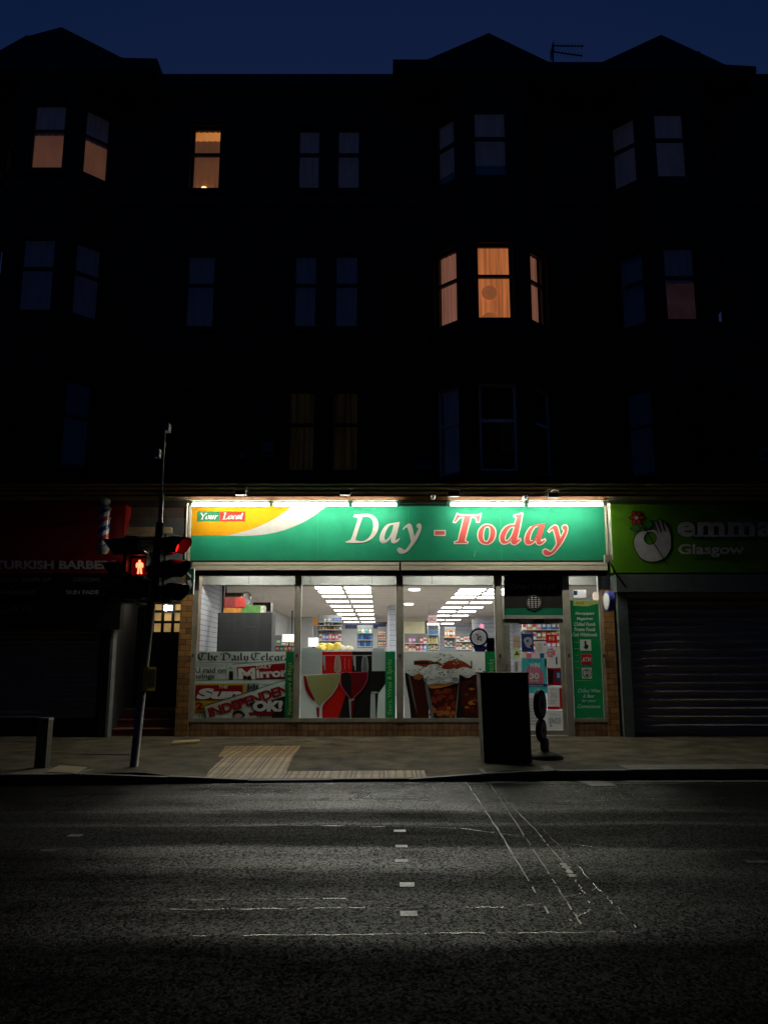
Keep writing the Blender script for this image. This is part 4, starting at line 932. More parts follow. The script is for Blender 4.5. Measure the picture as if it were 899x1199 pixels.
def cola(s):
    s.rect('v_white', 473, 763, 571, 841)
    rr = random.Random(3)
    # back glass top
    s.poly('v_white', [(484, 772), (497, 766), (512, 765), (528, 767), (542, 770), (552, 776), (551, 783), (484, 782)], 1, curve=True)
    s.poly('v_cola2', [(484, 774, 1), (498, 773), (512, 775), (518, 777), (530, 772), (541, 774), (552, 781, 1), (552, 784, 1), (530, 785), (520, 786), (505, 781), (486, 783, 1)], 2, curve=True)
    s.poly('v_black', [(484.6, 775), (495, 774.5), (510, 775.5), (516, 771), (517, 772), (511, 777), (486, 777.5), (486.4, 786), (484.6, 785)], 3)
    s.rect('v_black', 551.2, 774, 552.6, 783, 3)
    # left glass
    s.poly('v_black', [(474, 788), (500, 788), (502, 841), (481, 841), (479, 820), (475, 800)], 4)
    s.poly('v_cola', [(478, 792), (500, 790), (501, 838), (486, 838), (481, 812)], 5, curve=True)
    s.poly('v_cola3', [(483, 790), (490, 788), (496, 791), (492, 796), (485, 795)], 6, curve=True)
    s.poly('v_white', [(473.5, 784), (481, 779), (492, 780), (500, 785), (498, 792), (490, 789), (484, 792), (477, 789)], 7, curve=True)
    s.poly('v_ice2', [(477.5, 791), (480, 791), (486, 822), (489, 838), (485, 826)], 7)
    # right glass
    s.poly('v_black', [(536, 788), (568, 786), (567.5, 841), (532, 841)], 4)
    s.poly('v_cola', [(540, 793), (566, 790), (566, 838), (545, 839)], 5, curve=True)
    for k in range(34):
        cx, cy, r_ = rr.uniform(546, 564), rr.uniform(796, 838), rr.uniform(1, 3)
        s.poly(rr.choice(['v_cola2', 'v_cola2', 'v_cola3', 'v_black', 'v_wine']), [(cx-r_, cy), (cx-r_*.3, cy-r_*.7), (cx+r_, cy-r_*.2), (cx+r_*.4, cy+r_*.8)], 6+0.05*k, curve=True)
    s.poly('v_white', [(534, 785), (543, 781), (554, 784), (566, 787), (566, 791), (556, 790), (548, 794), (538, 790)], 9, curve=True)
    # front glass
    s.poly('v_ice', [(495.5, 792, 1), (498, 800), (505, 841, 1), (534, 841, 1), (538, 792, 1)], 9, curve=True)
    s.poly('v_cola', [(500, 803, 1), (512, 806), (528, 802), (537, 799, 1), (532.5, 841, 1), (505.5, 841, 1)], 10, curve=True)
    for k in range(70):
        cx = rr.uniform(504, 532); cy = rr.uniform(808, 840); r_ = rr.uniform(1.2, 4)
        low = cy > 829
        s.poly(rr.choice(['v_cola2', 'v_cola3', 'v_cola3'] if low else ['v_cola2', 'v_cola2', 'v_wine', 'v_cola']), [(cx-r_, cy), (cx-r_*.2, cy-r_*.9), (cx+r_, cy-r_*.3), (cx+r_*.5, cy+r_*.8), (cx-r_*.4, cy+r_*.5)], 11+0.04*k, curve=True)
    s.poly('v_cola3', [(502, 803), (512, 800.5), (520, 801.5), (527, 799), (531, 801), (524, 803.5), (512, 806), (504, 806)], 14, curve=True)
    s.poly('v_ice2', [(496.5, 794), (498.5, 794), (505, 822), (508, 841), (505, 841), (500, 820)], 15)
    # crushed ice heap
    s.poly('v_white', [(495.5, 793), (498, 784), (502, 779), (512, 778), (518, 783), (526, 784), (532, 783), (538, 786), (537, 794), (536, 800), (529, 799), (521, 801), (511, 800), (500, 802)], 15, curve=True)
    for k in range(110):
        cx, cy = rr.uniform(497, 536), rr.uniform(780, 799); r_ = rr.uniform(0.8, 3)
        if cy < 783 and (cx < 500 or cx > 517): continue
        s.poly(rr.choice(['v_ice', 'v_white', 'v_white', 'v_ice', 'v_ice2', 'v_black' if rr.random() < 0.5 else 'v_white']), [(cx-r_, cy+rr.uniform(-1, 1)), (cx, cy-r_*.6), (cx+r_, cy+rr.uniform(-1, 1)), (cx+r_*.3, cy+r_*.4)], 16+0.03*k)
    for k in range(60):
        cx, cy = rr.uniform(500, 540), rr.uniform(766, 779); r_ = rr.uniform(0.8, 2.5)
        s.poly(rr.choice(['v_ice', 'v_white', 'v_ice2', 'v_ice']), [(cx-r_, cy+rr.uniform(-1, 1)), (cx, cy-r_*.6), (cx+r_, cy+rr.uniform(-1, 1)), (cx+r_*.3, cy+r_*.4)], 16+0.03*k)
    for k in range(26):
        cx, cy = rr.choice([rr.uniform(476, 496), rr.uniform(540, 564)]), rr.uniform(782, 790); r_ = rr.uniform(0.8, 2.2)
        s.poly(rr.choice(['v_ice', 'v_white', 'v_ice2', 'v_black']), [(cx-r_, cy), (cx, cy-r_*.6), (cx+r_, cy), (cx+r_*.3, cy+r_*.5)], 17+0.03*k)
    s.rect('green_dark', 568.5, 763, 580.5, 841, 17)
    s.text('v_gtext', 'Soft Drinks & Snacks', 571, 772, 577.5, 837, 18, 0.0, 0.1, vert=True)
pst('window_poster', 'window print of iced cola glasses on white beside the shop door', 'poster', D-0.006, cola, 'prints in the shop windows')
def side(s):
    s.rect('green_dark', 670, 703, 706.5, 842)
    s.poly('v_gtext', [(671, 703), (703.5, 703), (700, 707), (688, 710), (671, 709.5)], 1, curve=False); s.rect('v_yellow', 674, 704.5, 684, 707.5, 2)
    for i, t in enumerate(('Newspapers', 'Magazines', 'Chilled Foods', 'Frozen Foods', 'Cash Withdrawals')):
        wd = (22, 19, 25, 25, 29)[i]; s.text('v_white', t, 684.5-wd/2, 716.5+i*6.1, 684.5+wd/2, 720.9+i*6.1, 1, 0.018, 0.22)
    for i, t in enumerate(('Chilled Wine', '& Beer', 'for your', 'Convenience')):
        wd = (26, 14, 17, 26)[i]; s.text('v_white', t, 689.5-wd/2, 806.5+i*6.1, 689.5+wd/2, 811.2+i*6.1, 1, 0.012, 0.22)
    s.rect('v_white', 679, 749, 692, 762, 1); s.poly('v_black', [(684, 750.5), (686, 750.5), (686.5, 754.5), (689, 756), (688, 759.5), (685.5, 760.5), (682.5, 757), (684.5, 757)], 2)
    s.rect('v_pink', 680, 766, 693, 778.5, 1); s.rect('v_red', 680.6, 766.6, 692.4, 777.9, 2); s.text('v_white', 'ATM', 681.6, 769.5, 691.8, 775, 3, 0.03)
    s.rect('v_white', 681, 782, 692.8, 795, 1); s.disc('v_black', 687, 788.5, 5.2, 2, r0=4.5); s.rect('v_black', 685.4, 785, 688.6, 792, 2); s.rect('v_white', 686, 786, 688, 790, 3)
    for k in range(5): s.rect('v_gtext', 672, 752+k*7.5, 678, 752.5+k*7.5, 1)
    s.rect('v_gtext', 673, 797, 692, 797.5, 1)
pst('poster', 'narrow green panel listing Newspapers, Magazines and Chilled Foods beside the shop door', 'poster', D-0.006, side)
# window cards behind glass, door posters
YD = D+0.03
def card(label, x0, y0, x1, y1, m, deco=None, Y=YD, name='poster', cat='poster'):
    def fn(s):
        s.rect(m, x0, y0, x1, y1)
        if deco: deco(s)
    return pst(name, label, cat, Y, fn, 'papers stuck on the shop door')
def squig(s, m, x0, y0, x1, y1, n=5, l=1, seed=0):
    rr = random.Random(seed*7+n)
    hh = (y1-y0)/n
    for k in range(n):
        a = x0+rr.uniform(0, (x1-x0)*0.2); b_ = x1-rr.uniform(0, (x1-x0)*0.3); x = a
        while x < b_:
            w_ = rr.uniform(0.8, 3.0); s.rect(m, x, y0+k*hh+hh*0.25, min(x+w_, b_), y0+k*hh+hh*0.75, l); x += w_+0.5
def d_blue(s):
    s.rect('v_navy', 611.5, 743, 623.5, 762, 1); s.poly('v_lgrey', [(613, 749), (617, 746), (622, 747.5), (623, 753), (620, 757), (622, 759), (617, 758), (614, 753)], 2, curve=True); s.poly('v_blue', [(616.5, 749), (619, 749), (618.5, 752), (616, 752)], 3)
    s.rect('v_white', 612, 741.2, 622, 742, 2)
card('blue poster with a pale figure near the top of the glazed door', 610.3, 740.5, 624.6, 763.5, 'v_blue', d_blue)
def d_win(s):
    s.poly('v_pink', [(614, 788), (620, 780), (631, 781), (636, 790), (636, 800), (628, 803), (615, 800)], 1, curve=True)
    s.text('v_white', 'WIN', 619.5, 776.5, 631.5, 782.5, 2, 0.04); s.text('v_white', 'up to every', 619.5, 783.5, 631.5, 785.6, 2, 0.0); s.rect('v_white', 619, 786.8, 632, 787.2, 2); s.text('v_white', '30', 619.5, 788, 631.3, 795.5, 2, 0.04); s.text('v_white', 'YEARS', 619.8, 796.3, 630.5, 799, 2, 0.03)
    s.rect('v_navy', 611, 801, 641, 804, 2); s.text('v_white', 'national draw', 619, 801.6, 636, 803.5, 3, 0.0)
    s.text('v_navy', 'SET FOR LIFE', 618, 772.5, 633, 774.6, 2, 0.0)
card('turquoise poster reading WIN 30 YEARS in the middle of the door', 611, 771, 640.3, 812, 'v_teal', d_win)
card('small red sign in the upper right of the door glass', 639, 743, 652, 753, 'v_red', lambda s: s.text('v_white', 'E15', 642.5, 745.5, 649, 750, 1, 0.03))
card('yellow card with a black triangle at the door\'s left edge', 600.5, 760, 608.5, 771, 'v_gtext', lambda s: (s.poly('v_black', [(602, 767), (605, 762), (607.5, 767)], 1), s.poly('v_yellow', [(603.3, 766.2), (605, 763.6), (606.4, 766.2)], 2)))
card('cream paper with small print right of the blue door poster', 626.5, 751, 637, 765, 'v_lgrey', lambda s: squig(s, 'v_grey', 628, 753, 636, 763, 5, 1, 2))
def d_star(s):
    n = 14; s.poly('v_pink', [(645+(6 if i % 2 else 4.4)*math.cos(6.283*i/n), 764.5+(6 if i % 2 else 4.4)*math.sin(6.283*i/n)) for i in range(n)], 1)
    s.poly('v_black', [(650.5, 770), (652.2, 769), (652.6, 778), (650.8, 778.5)], 1); squig(s, 'v_white', 641.5, 761, 648.5, 768, 4, 2, 5)
card('cream poster with a pink starburst on the right of the door', 637.5, 758, 656, 782, 'v_lgrey', d_star)
card('dark red photo poster low on the right of the door', 640.8, 782.5, 657, 803, 'v_wine', lambda s: (s.rect('v_blue', 650, 786, 656.5, 797, 1), s.rect('v_ice', 652, 788, 655, 794, 2), s.poly('v_black', [(641.5, 784), (648, 784), (647, 800), (642, 800)], 1)))
def d_n1(s): s.text('v_ice2', '2N2', 644, 811, 652, 817, 1, 0.0); s.rect('v_red', 655, 806, 658.5, 830, 1); s.rect('v_red', 641, 827.5, 655, 831, 1); squig(s, 'v_grey', 643, 806, 653, 809, 2, 1, 1); squig(s, 'v_grey', 643, 819, 653, 825, 3, 1, 9)
card('pale paper with grey lettering beside a red edge on the door', 641, 804, 658.5, 831, 'v_lgrey', d_n1)
def d_n2(s): s.text('v_ice2', '2N23', 642, 841, 656, 847.5, 1, 0.02); squig(s, 'v_grey', 641, 835, 656, 838, 2, 1, 3); s.disc('v_ice2', 645, 850, 1.3, 1)
card('large pale paper with grey lettering at the foot of the door', 639.5, 832, 658.7, 855, 'v_lgrey', d_n2)
def d_n3(s): squig(s, 'v_grey', 613, 817, 637, 850, 9, 1, 4); s.rect('v_pink', 612, 836, 619, 841, 1)
card('tall grey notice sheet below the turquoise poster', 611, 812.5, 639, 855, 'v_lgrey', d_n3)
card('white price list sheet at the door\'s left below the yellow card', 600.5, 773, 610.5, 790, 'v_lgrey', lambda s: s.rect('v_grey', 602.5, 775, 606, 787, 1))
card('white and pink strip directly above the turquoise poster', 611, 765, 637, 770.7, 'v_lgrey', lambda s: (s.rect('v_pink', 616, 765, 622, 770.7, 1), s.rect('v_blue', 632, 765, 637, 770.7, 1)))
card('beige paper with dark dots at the upper left of the door', 600.5, 745, 609, 759, 'v_skin', lambda s: (s.disc('v_black', 603, 751, 0.6, 1), s.disc('v_black', 606, 751, 0.6, 1)))
card('grey and blue paper in the small window above the green panel', 671, 690.5, 686, 700, 'v_lgrey', lambda s: s.rect('v_blue', 671.5, 692, 676, 697, 1), Y=D+0.012)
def badge(s):
    s.disc('v_navy', 560.5, 746.5, 11, 0, r0=8.6); s.disc('v_lgrey', 560.5, 746.5, 8.6, 0, r0=7.6); s.disc('v_grey', 560.5, 746.5, 7.6, 0); s.poly('v_navy', [(553, 756), (568, 756), (571, 759), (566, 764), (557, 764)], 0)
    for dx_, dy_ in ((-2, -3), (1, -1), (-1, 2), (2.5, 3)): s.disc('v_ice2', 560.5+dx_, 746.5+dy_, 1.3, 3)
    s.rect('v_ice2', 558, 746, 564, 747, 3)
pst('window_sticker', 'round sticker with a dark blue ring in the window next to the door', 'sticker', D+0.012, badge)
pst('window_sticker', 'small black and orange card right of the round blue sticker', 'sticker', D+0.012, lambda s: (s.rect('v_black', 569.5, 747, 579, 763), s.disc('v_red', 574.3, 757, 3.8, 1), s.rect('v_red', 570.3, 753, 578, 761.5, 1), s.text('v_white', 'TOP UP', 570.5, 749, 578, 751, 1, 0.0)))

# ---- interior
IN = thing('shop_interior', 'bright boarded ceiling, slat walls and floor of the shop seen behind the windows', 'interior', (0.25, 24, 0))
YB = 34.5
q = MB(); q.add([(XL-0.05,D+0.05,0.01),(5.2,D+0.05,0.01),(5.2,YB,0.01),(XL-0.05,YB,0.01)], [(0,1,2,3)], M['floor_in']); q.build('floor', IN)
q = MB(); q.add([(XL-0.05,17.7,ZC),(5.2,17.7,ZC),(5.2,YB,ZC),(XL-0.05,YB,ZC)], [(3,2,1,0)], M['ceil']); q.add([(XL-0.05,17.7,ZC),(5.2,17.7,ZC),(5.2,17.7,ZC-0.05),(XL-0.05,17.7,ZC-0.05)], [(0,1,2,3)], M['white'])
q.add([(XL-0.05,D+0.05,ZC-0.05),(5.2,D+0.05,ZC-0.05),(5.2,17.7,ZC-0.05),(XL-0.05,17.7,ZC-0.05)], [(3,2,1,0)], M['ceil_front'])
q.build('ceiling', IN)
q = MB(); zb1 = W(0, 684, 15.6).z; q.box(XL-0.05, 5.2, 15.6, 15.64, zb1, ZC-0.051, M['ceil_front'])
for px in (291.5, 363.5, 435.5, 505.5): xx = W(px, 679, 15.6).x; q.box(xx-0.009, xx+0.009, 15.594, 15.599, zb1, ZC-0.052, M['dark'])
q.box(XL-0.05, 5.2, 15.57, 15.64, zb1-0.02, zb1-0.001, M['ceil_front']); q.build('bulkhead', IN)
q = MB(); q.add([(XL-0.02,D+0.05,0),(XL-0.02,17.4,0),(XL-0.02,17.4,ZC),(XL-0.02,D+0.05,ZC)], [(0,1,2,3)], M['slat']); q.build('slat_wall', IN)
q = MB(); q.add([(XL-0.03,17.4,0),(XL-0.03,YB,0),(XL-0.03,YB,ZC),(XL-0.03,17.4,ZC)], [(0,1,2,3)], M['wall_in'])
q.add([(5.2,D+0.05,0),(5.2,YB,0),(5.2,YB,ZC),(5.2,D+0.05,ZC)], [(3,2,1,0)], M['slat_grey'])
q.add([(XL-0.05,YB,0),(5.2,YB,0),(5.2,YB,ZC),(XL-0.05,YB,ZC)], [(0,1,2,3)], M['wall_in'])
q.add([(XR,D+0.1,0),(5.25,D+0.1,0),(5.25,D+0.1,ZC),(XR,D+0.1,ZC)], [(0,1,2,3)], M['wall_in']); q.build('wall', IN)
def panel_at(x0, x1, y0, y1, Y, m, name='wall_panel', depth=0.25):
    s = Sheet(Y); s.rect(m, x0, y0, x1, y1, 0, depth); return s.build(name, IN)
panel_at(348, 366, 718, 775, 30, 'wall_in'); panel_at(473, 498, 728, 775, 30, 'cream_in'); panel_at(498, 500.5, 727, 775, 29, 'alu_dark', 'pillar')
panel_at(456, 463.4, 704, 775, 24, 'slat_grey', 'pillar', 0.8); panel_at(453.5, 456, 711, 775, 25, 'wall_in', 'pillar', 0.5)
panel_at(515, 556, 731, 778, 31, 'slat_grey', 'slat_wall', 0.1); panel_at(554, 557, 725, 778, 28, 'wall_in', 'pillar'); panel_at(557, 600, 724, 778, 29, 'slat_grey', 'slat_wall', 0.1)
panel_at(404, 452, 731, 736, 30, 'blue_in' if 'blue_in' in M else 'v_navy', 'shelf_header'); panel_at(404, 455, 728.5, 731, 31, 'dark', 'bulkhead')
panel_at(262.5, 264.5, 684, 762, 17.5, 'galv', 'pipe', 0.04); panel_at(259, 261, 682, 762, 17.45, 'alu_dark', 'slat_end', 0.04); panel_at(341, 342.5, 715, 762, 24, 'alu_dark', 'pipe', 0.05)
# ceiling light panels
rowsL = [688.6, 693.2, 698.3, 704.3, 710, 714.9, 719.4, 724.4, 728.3]
def xl(py): return (368.5+(py-688.6)*0.85, 401.5+(py-688.6)*0.51, 434.5+(py-688.6)*0.12)
rowsR = [691, 695.3, 699.7, 705.8, 711.5, 716.2, 721, 726, 730.3]
k = 0
order = ['nearest', 'second', 'third', 'fourth', 'fifth', 'sixth', 'seventh', 'eighth', 'farthest']
zl = ZC-0.012
for side_, rows_ in (('left', rowsL), ('right', rowsR)):
    for ri, py in enumerate(rows_):
        if side_ == 'left': a, m_, b_ = xl(py)
        else:
            m_ = 569.5-(py-691)*1.385; wd = 33-(py-691)*0.42
            a, b_ = m_-wd, m_+wd
        for hi, (p, q_) in enumerate(((a, m_-1), (m_+1, b_))):
            c0, c1 = CE(p, py, zl), CE(q_, py, zl); hf = 0.29 + 0.0*ri
            q = MB(); q.box(c0.x, c1.x, c0.y-hf, c0.y+hf, zl, ZC+0.02, M['white'])
            q.add([(c0.x+.02, c0.y-hf+.02, zl-.003), (c1.x-.02, c0.y-hf+.02, zl-.003), (c1.x-.02, c0.y+hf-.02, zl-.003), (c0.x+.02, c0.y+hf-.02, zl-.003)], [(3,2,1,0)], M['panel_light'])
            tag(q.build('ceiling_light'), '%s row of the light panels seen through the %s window, %s half' % (order[ri], 'wine glass' if side_ == 'left' else 'cola', 'left' if hi == 0 else 'right'), 'ceiling light', 'light panels on the shop ceiling')
for px, py, lb in ((485, 690.5, 'nearer round downlight on the boarded ceiling above the cola print'), (478.5, 707.5, 'farther round downlight on the boarded ceiling above the cola print')):
    p = CE(px, py, zl); q = MB(); q.tube([(p.x, p.y, ZC+0.01), (p.x, p.y, ZC-0.03)], 0.13, M['down_light'], 20); tag(q.build('downlight'), lb, 'downlight', 'round downlights')
for i, xx in enumerate((-2.5, -0.6, 1.3, 3.1)):  # unseen lamps, added to brighten the window displays
    t = thing('unseen_fill_light', 'unseen batten added just inside the glass to light the displays, %s from the left' % ['first', 'second', 'third', 'fourth'][i], 'light', (xx, 15.12, ZC-0.07), 'unseen battens added over the window displays')
    q = MB(); q.box(xx-0.75, xx+0.75, 15.09, 15.15, ZC-0.062, ZC-0.053, M['white']); q.build('batten', t)
    q = MB(); q.tube([(xx-0.73, 15.12, ZC-0.072), (xx+0.73, 15.12, ZC-0.072)], 0.0095, M['tube_fill'], 8); q.build('tube', t)
M['cab'] = mat('cabinet_back', (0.022, 0.024, 0.026), 0.6, var=0.25)
# dark cabinet in left window with boxes on top
YC = 16.0
cb_ = thing('cabinet', 'tall dark grey cabinet seen from the back behind the newspaper print', 'cabinet', (W(285, 760, YC).x, YC, 0))
s = Sheet(YC); s.rect('cab', 253, 717.5, 317, 841, 0, 0.55); s.build('carcass', cb_)
s = Sheet(YC-0.003); s.rect('dark', 254.5, 744.6, 316.5, 745.4, 0); s.rect('black', 253.6, 718.5, 254.8, 840, 0); s.build('back_panel_seam', cb_)
def bx_(name, label, cat, x0, y0, x1, y1, Y, m, m2=None, depth=0.3, group='boxes on the cabinet', strip=None):
    s = Sheet(Y); s.rect(m, x0, y0, x1, y1, 0, depth)
    if strip: s.rect(m2, *strip, 1)
    return tag(s.build(name), label, cat, group)
for nm, c_ in (('c_or', (0.62, 0.26, 0.05)), ('c_rd', (0.62, 0.05, 0.04)), ('c_dr', (0.25, 0.03, 0.03)), ('c_gn', (0.12, 0.32, 0.08)), ('c_bl', (0.04, 0.16, 0.55)), ('c_lb', (0.15, 0.42, 0.85)), ('c_pu', (0.35, 0.12, 0.5)), ('c_pk', (0.85, 0.25, 0.42)), ('c_ye', (0.8, 0.62, 0.08)), ('c_wh', (0.78, 0.78, 0.76)), ('c_br', (0.22, 0.12, 0.06)), ('c_te', (0.05, 0.4, 0.4)), ('c_cr', (0.75, 0.68, 0.5))):
    M[nm] = mat(nm, c_, 0.35, var=0.3, vscale=18)
M['shelf'] = mat('shelf_metal', (0.6, 0.6, 0.58), 0.4, var=0.1)
bx_('cardboard_box', 'orange brown cardboard box lying on top of the dark cabinet', 'box', 262, 712, 283, 717.4, YC, 'c_or')
bx_('cardboard_box', 'green printed box on the dark cabinet, right of the orange one', 'box', 283.5, 709, 309, 717.4, YC+0.05, 'c_gn', 'c_cr', strip=(305, 709.5, 309, 717.4))
bx_('cardboard_box', 'dark red box with a bright red end stacked on the orange box', 'box', 262, 700.5, 287, 711.6, YC+0.02, 'c_dr', 'c_rd', strip=(276, 699.5, 287, 710.5))
bx_('cardboard_box', 'black flat box topmost of the stack on the cabinet', 'box', 263, 694, 285, 699.8, YC+0.1, 'c_br')
bx_('cardboard_box', 'brown box behind the green printed box on the cabinet', 'box', 296, 705.5, 317, 716, 17, 'c_br')
q = MB(); p = W(287, 700, YC); q.tube([p+Vector((0.09*math.cos(t/3), 0.1, 0.12*math.sin(t/3))) for t in range(19)], 0.012, M['white'], 6); tag(q.build('plastic_loop'), 'white plastic packaging loop beside the red box on the cabinet', 'packaging')
# products: (unit label, shelf Y, list rows)
protos = {}
def product(kind, x, y, z, w, h, m, label, grp, name):
    key = (kind, m)
    if key not in protos:
        q = MB()
        if kind == 'bottle': q.tube([(0,0,0),(0,0,0.62),(0,0,0.78),(0,0,0.9)], [0.5,0.5,0.2,0.18], M[m], 8); q.tube([(0,0,0.9),(0,0,1)], 0.2, M['c_wh'], 6)
        elif kind == 'cup': q.tube([(0,0,0),(0,0,0.85),(0,0,1)], [0.3,0.5,0.45], M['c_wh'], 8); q.tube([(0,0,0.3),(0,0,0.6)], [0.42,0.48], M[m], 8)
        else:
            q.box(-0.5,0.5,-0.3,0.3,0,1,M[m]); q.box(-0.4,0.4,-0.32,-0.301,0.35,0.75,M['c_wh' if m not in ('c_wh','c_cr') else 'c_rd'])
        me = bpy.data.meshes.new(name); me.from_pydata(q.v, [], q.f)
        for mm in q.mats: me.materials.append(mm)
        me.polygons.foreach_set('material_index', q.m); me.update(); protos[key] = me
    o = bpy.data.objects.new(name, protos[key]); C.objects.link(o); o.location = (x, y, z); o.scale = (w, w, h)
    return tag(o, label, name.replace('_', ' '), grp)
ordn = ['leftmost', 'second from left', 'third from left', 'fourth from left', 'fifth from left', 'sixth from left', 'seventh from left', 'eighth from left', 'ninth from left', 'tenth from left', 'eleventh from left', 'twelfth from left']
cname = dict(c_or='orange', c_rd='red', c_dr='dark red', c_gn='green', c_bl='blue', c_lb='pale blue', c_pu='purple', c_pk='pink', c_ye='yellow', c_wh='white', c_br='brown', c_te='teal', c_cr='cream')
def rack(place, rname, x0, x1, Y, rows, hdr=None, depth=0.35):
    t = thing(rname, place[0], 'shelf', (W((x0+x1)/2, 760, Y).x, Y, 0))
    s = Sheet(Y+depth); s.rect('grey', x0-0.5, rows[0][0]-4, x1+0.5, rows[-1][1]+2, 0, 0.03); s.build('back_panel', t)
    for (ya, yb_, kinds, nm, tnm) in rows:
        s = Sheet(Y); s.rect('shelf', x0-0.3, yb_, x1+0.3, yb_+0.8, 0, depth); s.build('shelf', t)
        n = len(kinds); z0 = W(0, yb_, Y).z+0.003; h = W(0, ya, Y).z-z0; Xa, Xb = W(x0, yb_, Y).x, W(x1, yb_, Y).x; st = (Xb-Xa)/n
        for i, m in enumerate(kinds):
            if m is None: continue
            product(nm, Xa+st*(i+0.5), Y+0.14, z0, st*0.82, h*R.uniform(0.86, 1.0), m, '%s %s, %s on the %s shelf of the %s' % (cname[m], tnm, ordn[i], rows_name(rows, yb_), place[1]), 'goods on the %s' % place[1], tnm)
    return t
def rows_name(rows, yb_):
    i = [r_[1] for r_ in rows].index(yb_); return ['top', 'second', 'third', 'fourth', 'fifth'][i]
K = lambda s_: [None if c == '-' else 'c_'+c for c in s_.split()]
rack(('rack of cups and magazines in the middle window under a blue card', 'cup rack'), 'shelf_rack', 373, 399.5, 24, [(724.5, 728, K('- wh wh wh - -'), 'cup', 'cup'), (729, 732, K('- wh wh or - -'), 'cup', 'cup'), (733, 737, K('or wh ye or br ye or wh'), 'bottle', 'bottle'), (742, 750, K('wh lb pu pk rd pk wh'), 'box', 'packet'), (752, 760, K('ye gn wh rd pk rd wh'), 'box', 'packet')])
rack(('tall rack of blue bottles at the back of the middle window', 'blue bottle rack'), 'shelf_rack', 418.5, 436, 28, [(736, 741, K('gn wh te wh'), 'bottle', 'bottle'), (742, 749, K('bl lb bl bl lb'), 'bottle', 'bottle'), (750, 757, K('lb bl lb bl lb'), 'bottle', 'bottle')])
rack(('stand of orange goods near the pillar in the middle window', 'orange stand'), 'shelf_rack', 442.5, 451.5, 26, [(738, 743, K('or or br'), 'box', 'packet'), (744, 749, K('rd or or'), 'box', 'packet'), (750, 756, K('or or rd'), 'box', 'packet')])
rack(('narrow shelf of goods at the right end of the left window', 'left window shelf'), 'shelf_rack', 316.5, 346, 20, [(748, 755, K('lb gn wh ye or'), 'box', 'packet'), (756, 763, K('lb rd te or rd te'), 'box', 'packet')])
rack(('bottle display with blue and amber rows in the cola window', 'amber bottle display'), 'shelf_rack', 501.5, 513, 26, [(736, 743, K('lb lb lb lb'), 'bottle', 'bottle'), (745, 753, K('ye cr ye cr'), 'bottle', 'bottle'), (755, 760, K('gn cr ye br'), 'box', 'packet')])
rack(('shelf with orange packets on the slat wall behind the cola print', 'orange packet shelf'), 'shelf_rack', 520.5, 533, 29, [(738, 746, K('or or dr or'), 'box', 'packet'), (750, 757, K('wh te wh -'), 'box', 'packet')])
rack(('low gondola of pink and red packets in front of the cream panel', 'pink packet gondola'), 'shelf_rack', 474, 500, 22, [(746, 753, K('- pk pu - rd wh'), 'box', 'packet'), (754, 762, K('or wh cr rd pk lb'), 'box', 'packet')])
rack(('white rack of mixed packets right of the slat wall shelf', 'mixed rack'), 'shelf_rack', 534, 553, 24, [(745, 751, K('wh br wh cr'), 'box', 'packet'), (753, 760, K('cr wh gn wh or'), 'box', 'packet')])
rack(('bright shelving seen through the door glass', 'door shelving'), 'shelf_rack', 612, 658, 21, [(728, 737, K('wh or cr pk bl lb bl br'), 'box', 'packet'), (739, 748, K('ye rd wh br or rd ye wh'), 'box', 'packet'), (750, 760, K('wh gn cr rd wh lb pk or'), 'box', 'packet'), (762, 775, K('or wh pk cr bl wh rd gn'), 'box', 'packet'), (777, 792, K('wh rd lb wh or cr pk wh'), 'box', 'packet')])
# sales counter with yellow bags, lit screen, hanging sign, papers
ct = thing('sales_counter', 'low pale counter across the middle window below the shelves', 'counter', (W(400, 765, 18.5).x, 18.5, 0))
s = Sheet(18.5); s.rect('wall_in', 353, 763, 442, 835, 0, 0.7); s.build('counter_body', ct); s = Sheet(18.45); s.rect('shelf', 352, 761, 443, 763, 0, 0.8); s.build('counter_top', ct)
for i, (a, b_, y_) in enumerate(((369, 381, 757), (379, 391, 754.5), (386, 396, 756), (395, 405, 757), (404, 414, 757.5), (371, 383, 754), (390, 400, 753.5))):
    q = MB(); Y = 18.6+0.09*(i % 3); c0, c1 = W(a, 761, Y), W(b_, 761, Y); zt_ = W(0, y_-1, Y).z; rr = random.Random(i)
    n = 14; ring = [((c0.x+c1.x)/2+(c1.x-c0.x)/2*math.cos(6.283*j/n)*rr.uniform(0.85, 1.1), Y+0.1+0.12*math.sin(6.283*j/n), 0) for j in range(n)]
    zs_ = [c0.z, c0.z+(zt_-c0.z)*0.5, zt_]; vs = []
    for lv, f_ in zip(zs_, (1, 1.05, 0.55)):
        for p in ring: vs.append(((p[0]-(c0.x+c1.x)/2)*f_+(c0.x+c1.x)/2, p[1], lv+rr.uniform(-0.01, 0.015)))
    q.add(vs, [(l*n+j, l*n+(j+1) % n, (l+1)*n+(j+1) % n, (l+1)*n+j) for l in range(2) for j in range(n)]+[tuple(range(2*n, 3*n))], M['c_ye' if i not in (3, 4) else 'c_cr'])
    tag(q.build('snack_bag', smooth=True), 'crumpled %s snack bag on the counter, %s of the heap' % ('yellow' if i not in (3, 4) else 'cream', ['leftmost front', 'third from the left front', 'middle', 'right of the middle', 'rightmost', 'left upper', 'right upper'][i]), 'snack bag', 'snack bags on the counter')
